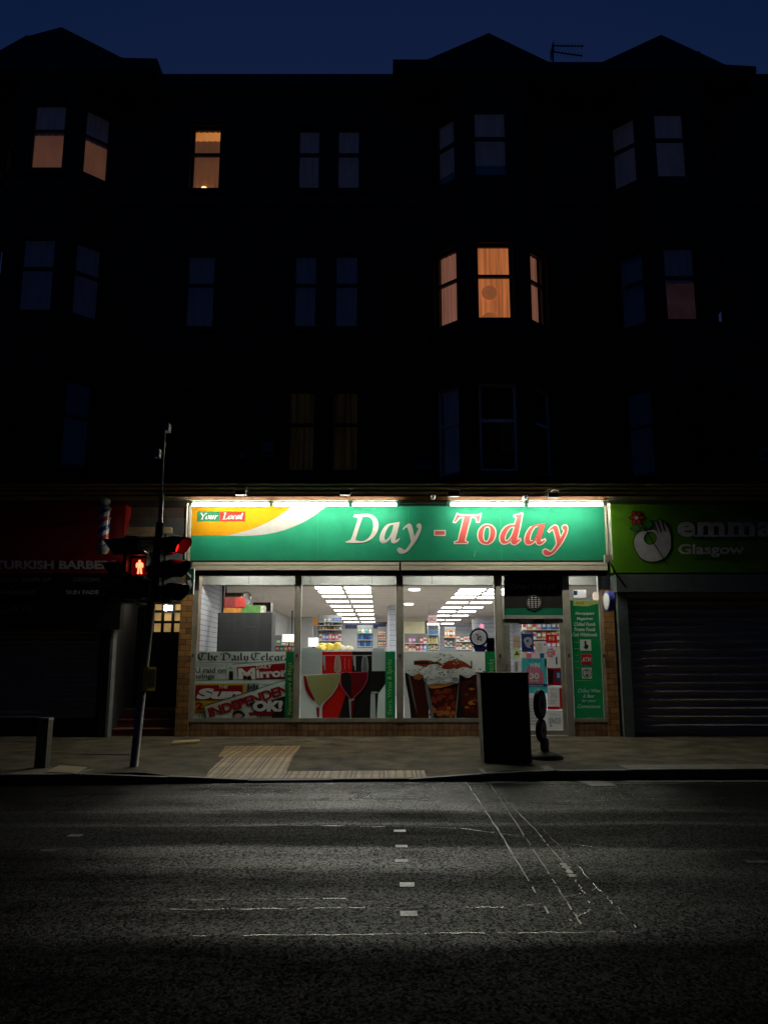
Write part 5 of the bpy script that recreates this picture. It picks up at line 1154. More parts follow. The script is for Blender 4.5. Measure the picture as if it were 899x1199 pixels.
def screen(x0, y0, x1, y1, Y, lb):
    s = Sheet(Y); s.rect('scr', x0, y0, x1, y1, 1); s.rect('white', x0-0.4, y0-0.4, x1+0.4, y1+0.4, 0, 0.05); p = W((x0+x1)/2, y1, Y); s.tube([(p.x, Y+0.03, p.z), (p.x, Y+0.03, p.z-0.12)], 0.02, M['dark'], 6); return tag(s.build('screen'), lb, 'screen', 'lit counter screens')
M['scr'] = emit('lit_screen', (0.95, 1, 0.98), 1.3)
screen(330.5, 743, 346, 751.5, 19.5, 'bright white screen at the right of the left window')
screen(361, 747, 372.5, 757, 19, 'bright white screen at the left of the middle window')
q = Sheet(23); q.rect('c_pk', 500.5, 720, 512, 730.5, 0, 0.02); q.rect('c_wh', 501.5, 721, 511, 729.5, 1); q.text('c_rd', 'SALE', 502.5, 722.5, 510, 727.5, 2, 0.02)
p = W(506, 720, 23); q.tube([(p.x-0.1, 23.01, p.z), (p.x-0.1, 23.01, ZC)], 0.004, M['dark'], 5); tag(q.build('hanging_sign'), 'pink edged sign hanging from the ceiling in the cola window', 'sign')
s = Sheet(23.5); s.rect('c_bl', 389, 723.5, 399.5, 727.5, 0, 0.02); s.text('c_wh', 'COFFEE', 390, 724.5, 398.5, 726.5, 1, 0.02); tag(s.build('blue_card'), 'blue header card at the top right of the cup rack', 'sign')
s = Sheet(24); s.rect('c_or', 366.5, 723, 372, 733, 0, 0.02); tag(s.build('orange_card'), 'orange card at the left of the cup rack', 'sign')
s = Sheet(22); s.poly('c_pk', [(564+(4 if i % 2 else 2.2)*math.cos(0.628*i), 733.5+(4 if i % 2 else 2.2)*math.sin(0.628*i)) for i in range(10)]); tag(s.build('paper_star'), 'bright pink paper star behind the glass above the round sticker', 'paper star')

# ================================================================= CLOSE DOORWAY (between barber and shop)
CD = thing('close_doorway', 'dark recessed tenement doorway with small square lit panes and red steps', 'doorway', (-4.3, D, 0))
xl_, xr_ = W(131, 850, D).x, W(205.5, 860, D).x-0.002
M['redstone'] = mat('red_painted_step', (0.15, 0.025, 0.015), 0.5, var=0.4, vscale=6)
M['step_edge'] = mat('worn_step_nosing', (0.2, 0.09, 0.06), 0.55, var=0.4)
q = MB(); q.box(xl_-0.05, xl_, D, 17.2, 0, 3.95, 'dark'); q.box(xl_, xr_, 17.1, 17.2, 0, 3.95, 'dark'); q.box(xl_, xr_, D, 17.1, 3.3, 3.95, 'dark'); q.build('recess_wall', CD)
for k, (za, ya, yc) in enumerate(((0.13, 0.02, 0.32), (0.27, 0.32, 0.62), (0.44, 0.62, 1.4))):
    q = MB(); q.box(xl_+0.001, xr_-0.001, D+ya, D+2.2-0.001*k, 0 if k == 0 else (0.13, 0.27)[k-1]+0.001, za-0.02, 'redstone'); q.box(xl_+0.001, xr_-0.001, D+ya-0.012, D+yc, za-0.019, za, 'step_edge'); q.build('step', CD)
YDD = D+1.15
dq = MB(); xa_, xb_ = xl_, xr_
gx = [W(p, 728, YDD).x for p in (180, 188.5, 191.5, 200.5, 203.5, 212.5)]
gz = [W(0, p, YDD).z for p in (740, 730, 727, 717.5, 714.5, 707.5)]
cols = [(gx[0]-(gx[2]-gx[0])*k, gx[1]-(gx[2]-gx[0])*k) for k in (3, 2, 1)] + [(gx[0], gx[1]), (gx[2], gx[3]), (gx[4], gx[5])]
hs2 = [(a-xa_, b_-xa_, gz[2*j], gz[2*j+1]) for a, b_ in cols[3:] for j in range(3)]
dq.facet((xa_, YDD), (max(xb_, gx[5]+0.12), YDD), 0.44, 3.95, hs2, M['black'], 0.05); door2 = dq.build('door', CD)
M['fan'] = litcloth('lit_hall_pane', (1.0, 0.62, 0.22), 0.34, (2, 2, 2), 0.7)
q = MB(); q.box(gx[0]-0.05, gx[5]+0.05, YDD+0.05, YDD+0.06, gz[0]-0.03, gz[5]+0.03, M['fan']); q.build('fanlight_glass', door2)
p = W(197.5, 712, YDD-0.1)
hl = thing('porch_lamp', 'small bright white lamp hanging in front of the fanlight panes', 'lamp', tuple(p))
M['bulb'] = emit('bulb', (1, 0.97, 0.88), 9)
q = MB()
for r0 in (1,):
    q.tube([p+Vector((-0.05,0,-0.055)), p+Vector((-0.05,0,-0.04)), p+Vector((-0.05,0,0.04)), p+Vector((-0.05,0,0.055))], [0.02, 0.05, 0.05, 0.02], M['bulb'], 12); q.tube([p+Vector((0.05,0,-0.05)), p+Vector((0.05,0,-0.035)), p+Vector((0.05,0,0.04)), p+Vector((0.05,0,0.05))], [0.012, 0.026, 0.026, 0.012], M['bulb'], 10)
q.build('bulb', hl, smooth=True)
q = MB(); q.box(p.x-0.1, p.x+0.1, p.y-0.02, p.y+0.05, p.z+0.056, p.z+0.08, 'grey'); q.tube([p+Vector((0,0,0.08)), Vector((p.x, p.y+0.03, 3.3))], 0.006, M['dark'], 6); q.build('lamp_holder', hl)
# ledge above doorway, dim beige
q = Sheet(14.72); q.rect('cornice', 147, 617, 200, 628, 0, 0.25); q.build('lintel', CD)
q = MB(); q.box(xl_, xr_, D-0.05, D+0.1, W(0, 628, D).z, 3.94, 'dark'); q.build('head_board', CD)
# board / timber off-cut on the pavement
M['wood'] = mat('pale_timber', (0.34, 0.25, 0.12), 0.6, var=0.4, stretch=(1, 10, 10))
c = [G(200, 873.5), G(233, 871), G(234, 868.5), G(204, 870)]
q = MB(); q.prism([(v.x, v.y, 0.003) for v in c], (0, 0, 0.035), M['wood']); tag(q.build('timber_board'), 'flat pale board lying on the pavement below the tiled pillar', 'board')
M['cover'] = mat('buff_cover_plate', (0.30, 0.24, 0.14), 0.6, var=0.4, bump=0.3); M['cover2'] = mat('brown_cover_plate', (0.07, 0.035, 0.03), 0.6, var=0.4, bump=0.3)
for pts, m_, lb in ((((52, 905), (88, 906.5), (102, 899.5), (70, 897)), 'cover', 'buff concrete cover plate set in the pavement beside the square bollard'), (((100, 884), (152, 884.5), (155, 879), (108, 879)), 'cover2', 'dark brown iron cover set in the pavement left of the signal pole')):
    c = [G(*a) for a in pts]; q = MB(); q.prism([(v.x, v.y, 0.001) for v in c], (0, 0, 0.008), M[m_]); tag(q.build('access_cover'), lb, 'access cover')

# ================================================================= BARBER SHOP (left)
BS = thing('barber_shop', 'closed barber shop front with a dark red sign and lowered roller shutter', 'shop', (-7.5, D, 0))
YBf = 14.6
M['redsign'] = mat('dark_red_sign', (0.32, 0.012, 0.012), 0.3, var=0.25, coat=0.2)
M['signtext'] = mat('grey_sign_letter', (0.7, 0.66, 0.62), 0.4)
BG = thing('shop_sign', 'dark red barber sign reading TURKISH BARBERS with a black strip of services below', 'sign', (-8.5, YBf, 3.1))
s = Sheet(YBf); s.rect('redsign', -260, 588, 145, 671.5, 0, 0.3); s.build('sign_board', BG)
s = Sheet(YBf-0.003); s.text('signtext', 'TURKISH BARBERS', -6, 656.3, 137, 666.5, 1, 0.035); s.build('sign_lettering', BG)
s = Sheet(YBf-0.04); s.rect('black_gloss', -260, 672, 141, 699, 0, 0.3)
s.text('grey', 'TRIM & SHAPE UP', -4, 676.5, 60, 681.2, 1, 0.015); s.text('grey', 'DESIGNS', 86, 676.5, 117, 681.2, 1, 0.015); s.text('grey', 'KIDS HAIRCUT', -21, 691.2, 42, 696, 1, 0.02); s.text('signtext', 'SKIN FADE', 77, 691.2, 115.5, 696, 1, 0.012)
s.build('service_board', BG)
s = Sheet(YBf+0.05); s.rect('black', -260, 699.3, 141, 737, 0, 0.2); s.text('grey', 'DAYS', 1, 709, 39, 718.3, 1, 0.03); s.build('shutter_housing', BS)
def shutter(x0, x1, y0, y1, Y, per, m, name, parent, deep=0.02, lip=0.25):
    X0, X1 = W(x0, (y0+y1)/2, Y).x, W(x1, (y0+y1)/2, Y).x; z1, z0 = W(0, y0, Y).z, W(0, y1, Y).z
    q = MB(); z = z0; pr = []
    while z < z1:
        for f_, o_ in ((0, 0), (0.12, -0.4), (0.2, -1), (0.3, -0.4), (0.42, 0.1), (0.62, 0.55), (0.8, 0.5), (0.92, 0.1)): pr.append((z+f_*per, Y+deep*o_))
        z += per
    vs = [];
    for z, y in pr: vs += [(X0, y, z), (X1, y, z)]
    q.add(vs, [(2*i, 2*i+1, 2*i+3, 2*i+2) for i in range(len(pr)-1)], m)
    return q.build(name, parent)
M['shut'] = mat('dark_steel_shutter', (0.24, 0.22, 0.19), 0.5, 0.1, var=0.3, vscale=2, stretch=(0.6, 1, 4))
M['shut2'] = mat('brown_steel_shutter', (0.34, 0.31, 0.27), 0.38, 0.1, var=0.35, vscale=2, stretch=(0.6, 1, 4))
shutter(-260, 117, 736, 841, D-0.02, 0.084, M['shut'], 'roller_shutter', BS, 0.016)
s = Sheet(D-0.004); s.rect('black', -260, 841.5, 117, 845, 0, 0.03); s.build('bottom_rail', BS)
s = Sheet(D-0.001); s.rect('black', -260, 845.2, 117, 871.5, 0, 0.2); s.build('stall_riser', BS)
q = MB(); xa_ = W(117, 780, D).x; q.box(xa_+0.003, xl_-0.19, D-0.09, D+0.3, 0, 3.1, 'black'); q.build('shutter_guide', BS)
q = MB(); q.box(xl_-0.19+0.003, xl_-0.051, D-0.22, D+0.3, 0, 3.2, 'black_gloss'); q.box(xl_-0.051+0.002, xl_-0.004, D-0.2, D+0.3, 0.0, W(0, 705, D).z, 'grey'); q.build('pilaster', BS)
q = MB(); q.box(-12.5, W(-100, 780, D).x, D-0.04, D+0.25, 0, 3.3, M['stone']); q.build('wall', BS)
# striped barber pole
M['pole_stripe'] = None
def stripe():
    m, nt, N, L, b = nodes_of('barber_stripes'); tc = N.new('ShaderNodeTexCoord'); sp = N.new('ShaderNodeSeparateXYZ'); L.new(tc.outputs['Object'], sp.inputs[0])
    at = N.new('ShaderNodeMath'); at.operation = 'ARCTAN2'; L.new(sp.outputs['Y'], at.inputs[0]); L.new(sp.outputs['X'], at.inputs[1])
    a = N.new('ShaderNodeMath'); a.operation = 'DIVIDE'; a.inputs[1].default_value = 2*math.pi; L.new(at.outputs[0], a.inputs[0])
    z = N.new('ShaderNodeMath'); z.operation = 'MULTIPLY_ADD'; z.inputs[1].default_value = -3.0; L.new(sp.outputs['Z'], z.inputs[0]); L.new(a.outputs[0], z.inputs[2])
    f = N.new('ShaderNodeMath'); f.operation = 'FRACT'; L.new(z.outputs[0], f.inputs[0])
    cr = N.new('ShaderNodeValToRGB'); cr.color_ramp.interpolation = 'CONSTANT'; L.new(f.outputs[0], cr.inputs[0])
    cr.color_ramp.elements[0].color = (0.6, 0.6, 0.6, 1); cr.color_ramp.elements[1].position = 0.25; cr.color_ramp.elements[1].color = (0.5, 0.03, 0.03, 1)
    e1 = cr.color_ramp.elements.new(0.5); e1.color = (0.6, 0.6, 0.6, 1); e2 = cr.color_ramp.elements.new(0.75); e2.color = (0.02, 0.05, 0.2, 1)
    L.new(cr.outputs[0], b.inputs['Base Color']); b.inputs['Roughness'].default_value = 0.25; return m
YP = 14.25
pt, pb = W(122, 597, YP), W(122, 640, YP); pt.x = pb.x = W(121.5, 620, YP).x
bp_ = thing('barber_pole', 'red, white and blue striped barber pole with a white globe beside the red sign', 'barber pole', (pb.x, YP, pb.z))
q = MB(); q.tube([pb, pt], 0.095, stripe(), 24, False); oo = q.build('striped_cylinder', bp_, smooth=True)
q = MB(); q.tube([pt+Vector((0,0,z)) for z in (0, 0.03, 0.07, 0.09)], [0.11, 0.115, 0.06, 0.04], M['galv'], 20); q.build('top_cap', bp_, smooth=True)
q = MB(); q.tube([pb+Vector((0,0,z)) for z in (0, -0.03, -0.1, -0.14)], [0.12, 0.125, 0.105, 0.06], M['galv'], 20); q.build('bottom_cap', bp_, smooth=True)
q = MB(); gc = pt+Vector((0, 0, 0.17)); q.tube([gc+Vector((0,0,0.095*math.sin(a))) for a in [(-80+16*i)*math.pi/180 for i in range(11)]], [0.095*math.cos((-80+16*i)*math.pi/180) for i in range(11)], M['white'], 20); q.build('globe', bp_, smooth=True)
q = MB(); q.tube([pb+Vector((0,0,0.1)), pb+Vector((0,0.3,0.1))], 0.02, M['galv'], 8); q.tube([pt+Vector((0,0,-0.1)), pt+Vector((0,0.3,-0.1))], 0.02, M['galv'], 8); q.build('bracket', bp_)

# ================================================================= FLORIST (right)
FL = thing('florist_shop', 'closed shop front with a dark ribbed roller shutter under the light green sign', 'shop', (6.5, D, 0))
YR = 14.6
M['lime'] = mat('lime_sign', (0.075, 0.21, 0.009), 0.35, var=0.12)
M['lime_leaf'] = mat('leaf_green', (0.04, 0.22, 0.08), 0.4); M['petal'] = mat('petal_red', (0.4, 0.02, 0.03), 0.4); M['handw'] = mat('logo_grey', (0.42, 0.42, 0.42), 0.4); M['ltxt'] = mat('raised_grey_letter', (0.6, 0.56, 0.58), 0.35)
FG = thing('shop_sign', 'light green sign with a hand and flower emblem reading emma Glasgow', 'sign', (8.0, YR, 3.0))
s = Sheet(YR); s.rect('lime', 715, 588.5, 1140, 670.5, 0, 0.3); s.build('sign_board', FG)
s = Sheet(YR-0.003)
cL = lambda x, y: (730+x/12.84, 590+y/12.84)
def bl(pts, w_, m='black', l=4, closed=False):
    n = len(pts)
    for i in range(n if closed else n-1):
        a, b_ = Vector(pts[i]), Vector(pts[(i+1) % n]); d = (b_-a); 
        if d.length < 1e-6: continue
        d.normalize(); nn = Vector((-d.y, d.x))*w_/2; a = a-d*w_*0.3; b_ = b_+d*w_*0.3
        s.add([s.pt(*(a+nn), l), s.pt(*(a-nn), l), s.pt(*(b_-nn), l), s.pt(*(b_+nn), l)], [(0,1,2,3)], M[m])
hand = [(330,400),(270,405),(200,450),(155,530),(152,620),(185,720),(250,810),(340,862),(440,872),(550,850),(640,790),(700,700),(718,600),(710,480),(680,380),(640,290),(615,262),(598,270),(600,300,),(625,400,1),(618,415,1),(590,330),(560,250),(540,238),(520,252),(545,330),(572,418,1),(562,425,1),(530,350),(495,262),(475,250),(462,270),(490,360),(515,432,1),(490,395),(440,380),(380,392)]
hp = smooth([cL(*p[:2])+tuple(p[2:]) for p in hand], 4)
hole = [cL(400+92*math.cos(6.2832*i/28), 518+92*math.sin(6.2832*i/28)) for i in range(28)]
s.geo('handw', fill_loops([hp, [Vector(h) for h in hole]]), lambda x, y: (x, y), 2)
bl([tuple(p) for p in hp], 0.8, closed=True); bl(hole, 0.7, closed=True)
bl([cL(600,262), cL(690,385), cL(718,520), cL(722,600)], 0.8)
bl([cL(215,150), cL(290,345), cL(345,420), cL(660,918)], 0.9)
for (x0, y0), (x1, y1), w_ in (((95, 370), (275, 358), 45), ((325, 385), (430, 245), 45)):
    a, b_ = Vector((x0, y0)), Vector((x1, y1)); d = (b_-a).normalized(); nn = Vector((-d.y, d.x)); mid = (a+b_)/2
    lp = smooth([cL(*a)+(1,), cL(*(mid+nn*w_)), cL(*b_)+(1,), cL(*(mid-nn*w_))], 6); s.geo('lime_leaf', fill_loops([lp]), lambda x, y: (x, y), 3); bl([tuple(p) for p in lp], 0.6, l=5, closed=True); bl([cL(*a), cL(*b_)], 0.5, l=5)
for k in range(6):
    an = math.pi/3*k; c_ = Vector((190, 208)); d = Vector((math.cos(an), math.sin(an))); nn = Vector((-d.y, d.x))
    lp = smooth([cL(*(c_+d*18))+(1,), cL(*(c_+d*70+nn*30)), cL(*(c_+d*118)), cL(*(c_+d*70-nn*30))], 5); s.geo('petal', fill_loops([lp]), lambda x, y: (x, y), 5); bl([tuple(p) for p in lp], 0.5, l=6, closed=True)
s.disc('handw', *cL(190, 208), 2.2, 7)
s.build('emblem', FG)
# raised lettering: heavy slab letters
s = Sheet(YR-0.03)
def slab_text(t, x, ybase, xh, m='ltxt'):
    pass
s.text('ltxt', 'emma', 793, 611, 906, 628.5, 1, 0.032, spacing=1.08)
s.text('ltxt', 'Glasgow', 794, 637, 871, 652.5, 1, 0.02)
for a in (814, 824.5, 834.5, 848.5, 859, 869.5): s.rect('ltxt', a-1, 626.4, a+6, 628.6, 1.2)
s.build('raised_lettering', FG)
M['boxgrey'] = mat('green_grey_steel', (0.13, 0.16, 0.15), 0.5, 0.2, var=0.25)
s = Sheet(14.56); s.rect('boxgrey', 721.5, 672.5, 1140, 693, 0, 0.4); s.build('shutter_housing', FL)
shutter(736, 1140, 693, 861.5, D-0.03, 0.146, M['shut2'], 'roller_shutter', FL, 0.022)
q = MB(); a, b_ = W(727, 840, D).x, W(739, 840, D).x; q.box(a, b_, D-0.16, D+0.05, 0, W(0, 690, D).z, 'boxgrey'); q.build('shutter_guide', FL)
s = Sheet(D-0.06); s.rect('alu_dark', 739, 858, 1140, 863, 0, 0.06); s.build('bottom_rail', FL)
q = MB(); q.box(W(1000, 780, D).x, 12.5, D-0.02, D+0.25, 0, 3.3, M['stone']); q.build('wall', FL)
# round projecting sign seen edge-on
p = W(713, 704, 14.5); pj = thing('projecting_sign', 'small round blue rimmed sign sticking out edge-on between the shops', 'sign', tuple(p))
d = Vector((-1, -0.08, 0)).normalized()
M['rim_blue'] = mat('blue_rim', (0.05, 0.06, 0.35), 0.4)
q = MB(); q.tube([p-d*0.05, p+d*0.05], 0.18, M['rim_blue'], 28); q.build('rim', pj, smooth=False)
q = MB(); q.tube([p-d*0.056, p+d*0.056], 0.145, M['white'], 28); q.build('sign_face', pj)
q = MB(); q.tube([p+Vector((0,0.15,0)), p+Vector((0,0.5,0))], 0.015, M['galv'], 6); q.build('bracket', pj)
# small green sign left of the windows
sg = Sheet(14.45); sg.rect('white', 216.5, 665, 227, 696, 0, 0.05); sg.rect('tag_green', 217.2, 665.6, 226.4, 695.4, 1); sg.poly('white', [(218, 668), (221, 671), (224, 674), (223.5, 677), (220, 673)], 2); sg.poly('white', [(219, 680), (223, 679), (225, 685), (222, 691), (221, 686)], 2)
tag(sg.build('wall_sign'), 'small green and white sign on the left edge of the shop front', 'sign')
# cable runs
q = MB()
for k, dxx in enumerate((711.3, 713.2)):
    a = W(dxx, 586, 14.5); b_ = W(dxx, 655, 14.5); q.tube([a, (a.x, 14.5, (a.z+b_.z)/2), (a.x, 14.5, b_.z)], 0.014, M['white' if k else 'cream'], 6)
b_ = W(711.5, 655, 14.45); q.box(b_.x-0.06, b_.x+0.06, 14.42, 14.5, b_.z-0.06, b_.z+0.08, 'cream')
q.tube([b_, b_+Vector((0.05,-0.05,-0.12)), b_+Vector((0.12,-0.02,-0.25)), b_+Vector((0.3, 0.0, -0.5))], 0.02, M['black'], 8)
tag(q.build('cable_run'), 'pale cables and junction box between the green signs', 'cable')
q = MB(); a = W(220, 583, 14.5); b_ = W(220.5, 655, 14.5); q.tube([a, Vector((a.x, 14.5, b_.z))], 0.018, M['cream'], 6); tag(q.build('pipe'), 'thin pale pipe down the left end of the long green sign', 'pipe')
# boxes on the facade
def wbox(name, label, cat, x0, y0, x1, y1, m, slot=None, group=None):
    s = Sheet(D-0.1); s.rect(m, x0, y0, x1, y1, 0, 0.1)
    if slot: s.rect('black', *slot, 1)
    return tag(s.build(name), label, cat, group)
wbox('alarm_box', 'white alarm box on the wall left of the paired windows above the sign', 'alarm box', 305.5, 517, 319.5, 535, 'grey', (307, 529.5, 317, 532.5))
wbox('alarm_box', 'small grey sensor box on the wall above the yellow corner of the sign', 'alarm box', 281, 530, 286.5, 536.5, 'grey')
wbox('wall_vent', 'small pale vent on the wall left of the white framed bay window', 'vent', 489.5, 540, 506, 549.5, 'grey', (491.5, 543, 504, 544))
wbox('alarm_box', 'small grey box on the wall at the far right above the light green sign', 'alarm box', 889, 524, 902, 539, 'grey', (894, 530, 899, 536))
# TV aerial
p = W(647.5, 72, 14.9); t_ = W(647.5, 52, 14.9)
ae = thing('tv_aerial', 'thin television aerial standing on the roof between two gables', 'aerial', tuple(p-Vector((0,0,0.2))))
q = MB(); q.tube([p-Vector((0,0,0.25)), Vector((p.x, p.y, t_.z))], 0.018, M['black'], 6); q.build('mast', ae)
for (xa_, ya, xb_, yb_) in ((647, 53, 683, 53.5), (648, 60, 682, 65)):
    q = MB(); a, b_ = W(xa_, ya, 14.9), W(xb_, yb_, 14.9); q.tube([a, b_], 0.014, M['black'], 6)
    for k in range(9): c_ = a.lerp(b_, (k+0.5)/9); q.tube([c_+Vector((0,-0.1,0.0)), c_+Vector((0,0.1,-0.0))], 0.004, M['black'], 5)
    q.build('boom', ae)
q = MB(); a = W(648, 62, 14.9); 
for k in range(4): q.tube([a+Vector((-0.03,-0.2,-0.06+0.07*k)), a+Vector((-0.03,0.2,-0.06+0.07*k))], 0.008, M['black'], 5)
q.build('reflector', ae)

# ================================================================= STREET FURNITURE
# square bollard
YBo = 10.35
x0, x1 = W(40.5, 890, YBo).x, W(53.5, 890, YBo).x; zt_ = W(0, 841, YBo).z
bo = thing('bollard', 'short square grey bollard on the pavement at the far left', 'bollard', ((x0+x1)/2, YBo, 0))
M['bollard'] = mat('bollard_paint', (0.10, 0.09, 0.075), 0.6, var=0.35, bump=0.2)
q = MB(); q.box(x0, x1, YBo, YBo+0.15, 0, zt_-0.03, 'bollard'); q.build('post', bo)
q = MB(); a = 0.008; q.add([(x0-a,YBo-a,zt_-.03),(x1+a,YBo-a,zt_-.03),(x1+a,YBo+.15+a,zt_-.03),(x0-a,YBo+.15+a,zt_-.03),(x0,YBo,zt_),(x1,YBo,zt_),(x1,YBo+.15,zt_),(x0,YBo+.15,zt_)], [(0,1,5,4),(1,2,6,5),(2,3,7,6),(3,0,4,7),(4,5,6,7),(3,2,1,0)], 'bollard'); q.build('cap', bo)
M['pole_paint'] = mat('weathered_grey_pole_paint', (0.16, 0.145, 0.12), 0.5, var=0.35, vscale=9)
# traffic signal pole
YT = 10.5
def pp(px, py): return W(px, py, YT)
base = pp(156.5, 898.5); base.z = 0; topp = pp(187.5, 612); mast = pp(193, 500)
TS = thing('traffic_signal', 'grey signal pole with a red standing man lamp, side-facing signal heads and a thin mast', 'traffic signal', tuple(base))
q = MB(); q.tube([base-Vector((0,0,0.02)), base.lerp(topp, 0.5), topp], 0.052, M['pole_paint'], 16); q.build('pole', TS, smooth=True)
q = MB(); q.tube([topp, topp.lerp(mast, 0.3)], 0.03, M['galv'], 10); q.tube([topp.lerp(mast, 0.3), mast], 0.014, M['galv'], 8); q.build('mast', TS, smooth=True)
for cx, cy, nm in ((195.5, 501, 'detector'), (184, 531, 'detector')):
    c_ = pp(cx, cy); q = MB(); q.box(c_.x-0.03, c_.x+0.04, c_.y-0.06, c_.y+0.06, c_.z-0.055, c_.z+0.055, 'galv'); q.tube([c_, mast if cy < 510 else pp(189.5, 531)], 0.008, M['galv'], 5); q.build(nm, TS)
M['pbox'] = mat('signal_box_black', (0.014, 0.014, 0.014), 0.45, var=0.2)
M['redlamp'] = emit('red_man_lamp', (1.0, 0.10, 0.04), 7.0)
M['redlens'] = emit('red_lens', (1.0, 0.012, 0.01), 1.6)
M['redlens_dim'] = emit('red_lens_field', (1.0, 0.01, 0.008), 0.05, (0.05, 0, 0))
M['lens_off'] = mat('dark_lens', (0.02, 0.02, 0.02), 0.15)
# pedestrian head, facing the camera
def rbox(q, x0, x1, y0, y1, z0, z1, r, m, n=4):
    pts = []
    for cx, cz, a0_ in ((x1-r, z0+r, -90), (x1-r, z1-r, 0), (x0+r, z1-r, 90), (x0+r, z0+r, 180)):
        for k in range(n+1): t = rad(a0_+90*k/n); pts.append((cx+r*math.cos(t), y0, cz+r*math.sin(t)))
    q.prism(pts, (0, y1-y0, 0), m)
c0, c1 = pp(150.5, 704), pp(178, 648)
ph = MB(); rbox(ph, c0.x, c1.x, YT-0.33, YT-0.12, c0.z, c1.z, 0.03, M['pbox']); pho = ph.build('pedestrian_signal', TS)
mc = W(163.5, 663.5, YT-0.34)
q = MB(); hw_ = 0.105; rbox(q, mc.x-hw_, mc.x+hw_, YT-0.338, YT-0.331, mc.z-hw_, mc.z+hw_, 0.02, M['redlens_dim']); q.build('red_lens', pho)
q = Sheet(YT-0.345); mcx, mcy = 163.5, 663.3
man = [(-1.5,-7),(0,-8.6),(1.5,-7),(1,-5.4,),(3.1,-4.8),(4.2,-3),(4.1,1),(3,1.6),(2.6,-1.5),(2.3,0.5),(2.7,7.5),(3,9.2),(0.9,9.2),(0.2,1.8),(-0.2,1.8),(-0.8,9.2),(-3,9.2),(-2.7,7.5),(-2.3,0.5),(-2.6,-1.5),(-3,1.6),(-4.1,1),(-4.2,-3),(-3.1,-4.8),(-1,-5.4)]
q.poly('redlamp', [(mcx+a, mcy+b_*0.9) for a, b_ in man], 1, curve=True); q.build('standing_man', pho)
q = MB()
for sx in (-1, 1): q.box(mc.x+sx*0.125-0.006, mc.x+sx*0.125+0.006, YT-0.5, YT-0.332, mc.z-0.08, mc.z+0.13, 'pbox')
q.box(mc.x-0.131, mc.x+0.131, YT-0.5, YT-0.332, mc.z+0.131, mc.z+0.14, 'pbox'); q.build('visor', pho)
gc = W(163.5, 690, YT-0.34); q = MB(); rbox(q, gc.x-hw_, gc.x+hw_, YT-0.336, YT-0.331, gc.z-hw_, gc.z+hw_, 0.02, M['lens_off']); q.build('green_lens', pho)
q = MB(); q.box(gc.x-0.131, gc.x+0.131, YT-0.46, YT-0.332, gc.z+0.112, gc.z+0.12, 'pbox'); q.build('visor', pho)
q = MB(); q.tube([(c1.x-0.1, YT-0.2, c1.z), (c1.x-0.1, YT-0.2, c1.z+0.12), (pp(181, 632).x, YT, c1.z+0.14)], 0.02, M['galv'], 8); q.build('bracket', TS); q = MB(); q.tube([(c1.x-0.1, YT-0.2, c0.z), (c1.x-0.1, YT-0.18, c0.z-0.06), (pp(174, 712).x, YT, c0.z-0.06)], 0.02, M['galv'], 8); q.build('bracket', TS)
# vehicle heads: local frame facing dir
def vhead(cx, ct_, cb2, yaw, Y, red_on, label):
    top_, bot = W(cx, ct_, Y), W(cx, cb2, Y); H = top_.z-bot.z; cen = Vector((top_.x, Y, 0))
    f = Vector((math.sin(yaw), -math.cos(yaw), 0)); r_ = Vector((f.y*-1, f.x, 0)) * -1
    xf = Matrix(((r_.x, f.x, 0, cen.x), (r_.y, f.y, 0, cen.y), (0, 0, 1, bot.z), (0, 0, 0, 1)))
    q = MB(); q.box(-0.13, 0.13, -0.16, 0.0, 0.02, H-0.02, 'pbox', xf); ho = q.build('signal_head', TS)
    ho['label'] = label
    q = MB(); pts = []
    w_ = 0.21; r0 = 0.08
    for cx_, cz_, a0_ in ((w_-r0, r0, -90), (w_-r0, H-r0, 0), (-w_+r0, H-r0, 90), (-w_+r0, r0, 180)):
        for k in range(6): t = rad(a0_+90*k/5); pts.append(xf @ Vector((cx_+r0*math.cos(t), -0.01, cz_+r0*math.sin(t))))
    q.prism(pts, -f*0.012, M['dark']); q.build('backing_board', ho)
    for k in range(3):
        zc_ = H-(k+0.5)*H/3
        on = red_on and k == 0
        q = MB(); n = 20; R_ = 0.1
        q.add([xf @ Vector((R_*math.cos(6.2832*i/n), 0.012, zc_+R_*math.sin(6.2832*i/n))) for i in range(n)], [tuple(range(n))], M['redlens'] if on else M['lens_off']); q.build('lens', ho)
        # tunnel visor, open at the bottom, longer above
        q = MB(); vs = []; m_ = 22
        for i in range(m_+1):
            t = rad(-55+290*i/m_); dp_ = 0.10+0.17*(0.5+0.5*math.sin(t)); 
            for rr_, dd in ((0.115, 0.0), (0.115, dp_), (0.121, dp_), (0.121, 0.0)): vs.append(xf @ Vector((rr_*math.cos(t), dd, zc_+rr_*math.sin(t)-dd*0.12)))
        q.add(vs, [(4*i+j, 4*i+(j+1) % 4, 4*(i+1)+(j+1) % 4, 4*(i+1)+j) for i in range(m_) for j in range(4)], M['pbox']); q.build('visor', ho, smooth=False)
    return xf, H, bot, ho
xf, H, bot, ho = vhead(203, 625, 707, rad(63), YT-0.05, True, 'vehicle signal head turned to the right with its red lens lit')
xf2, H2, bot2, ho2 = vhead(146, 627, 708, rad(-72), YT+0.12, True, 'vehicle signal head turned to the left behind the pedestrian box')
q = MB()
for zz_ in (bot.z+0.12, bot.z+H-0.12):
    k = (zz_-0)/(topp.z); pl = base.lerp(topp, k)
    for x_ in (xf, xf2):
        q = MB(); q.tube([pl, x_ @ Vector((0, -0.1, zz_-bot.z))], 0.018, M['galv'], 8); q.build('head_bracket', TS)
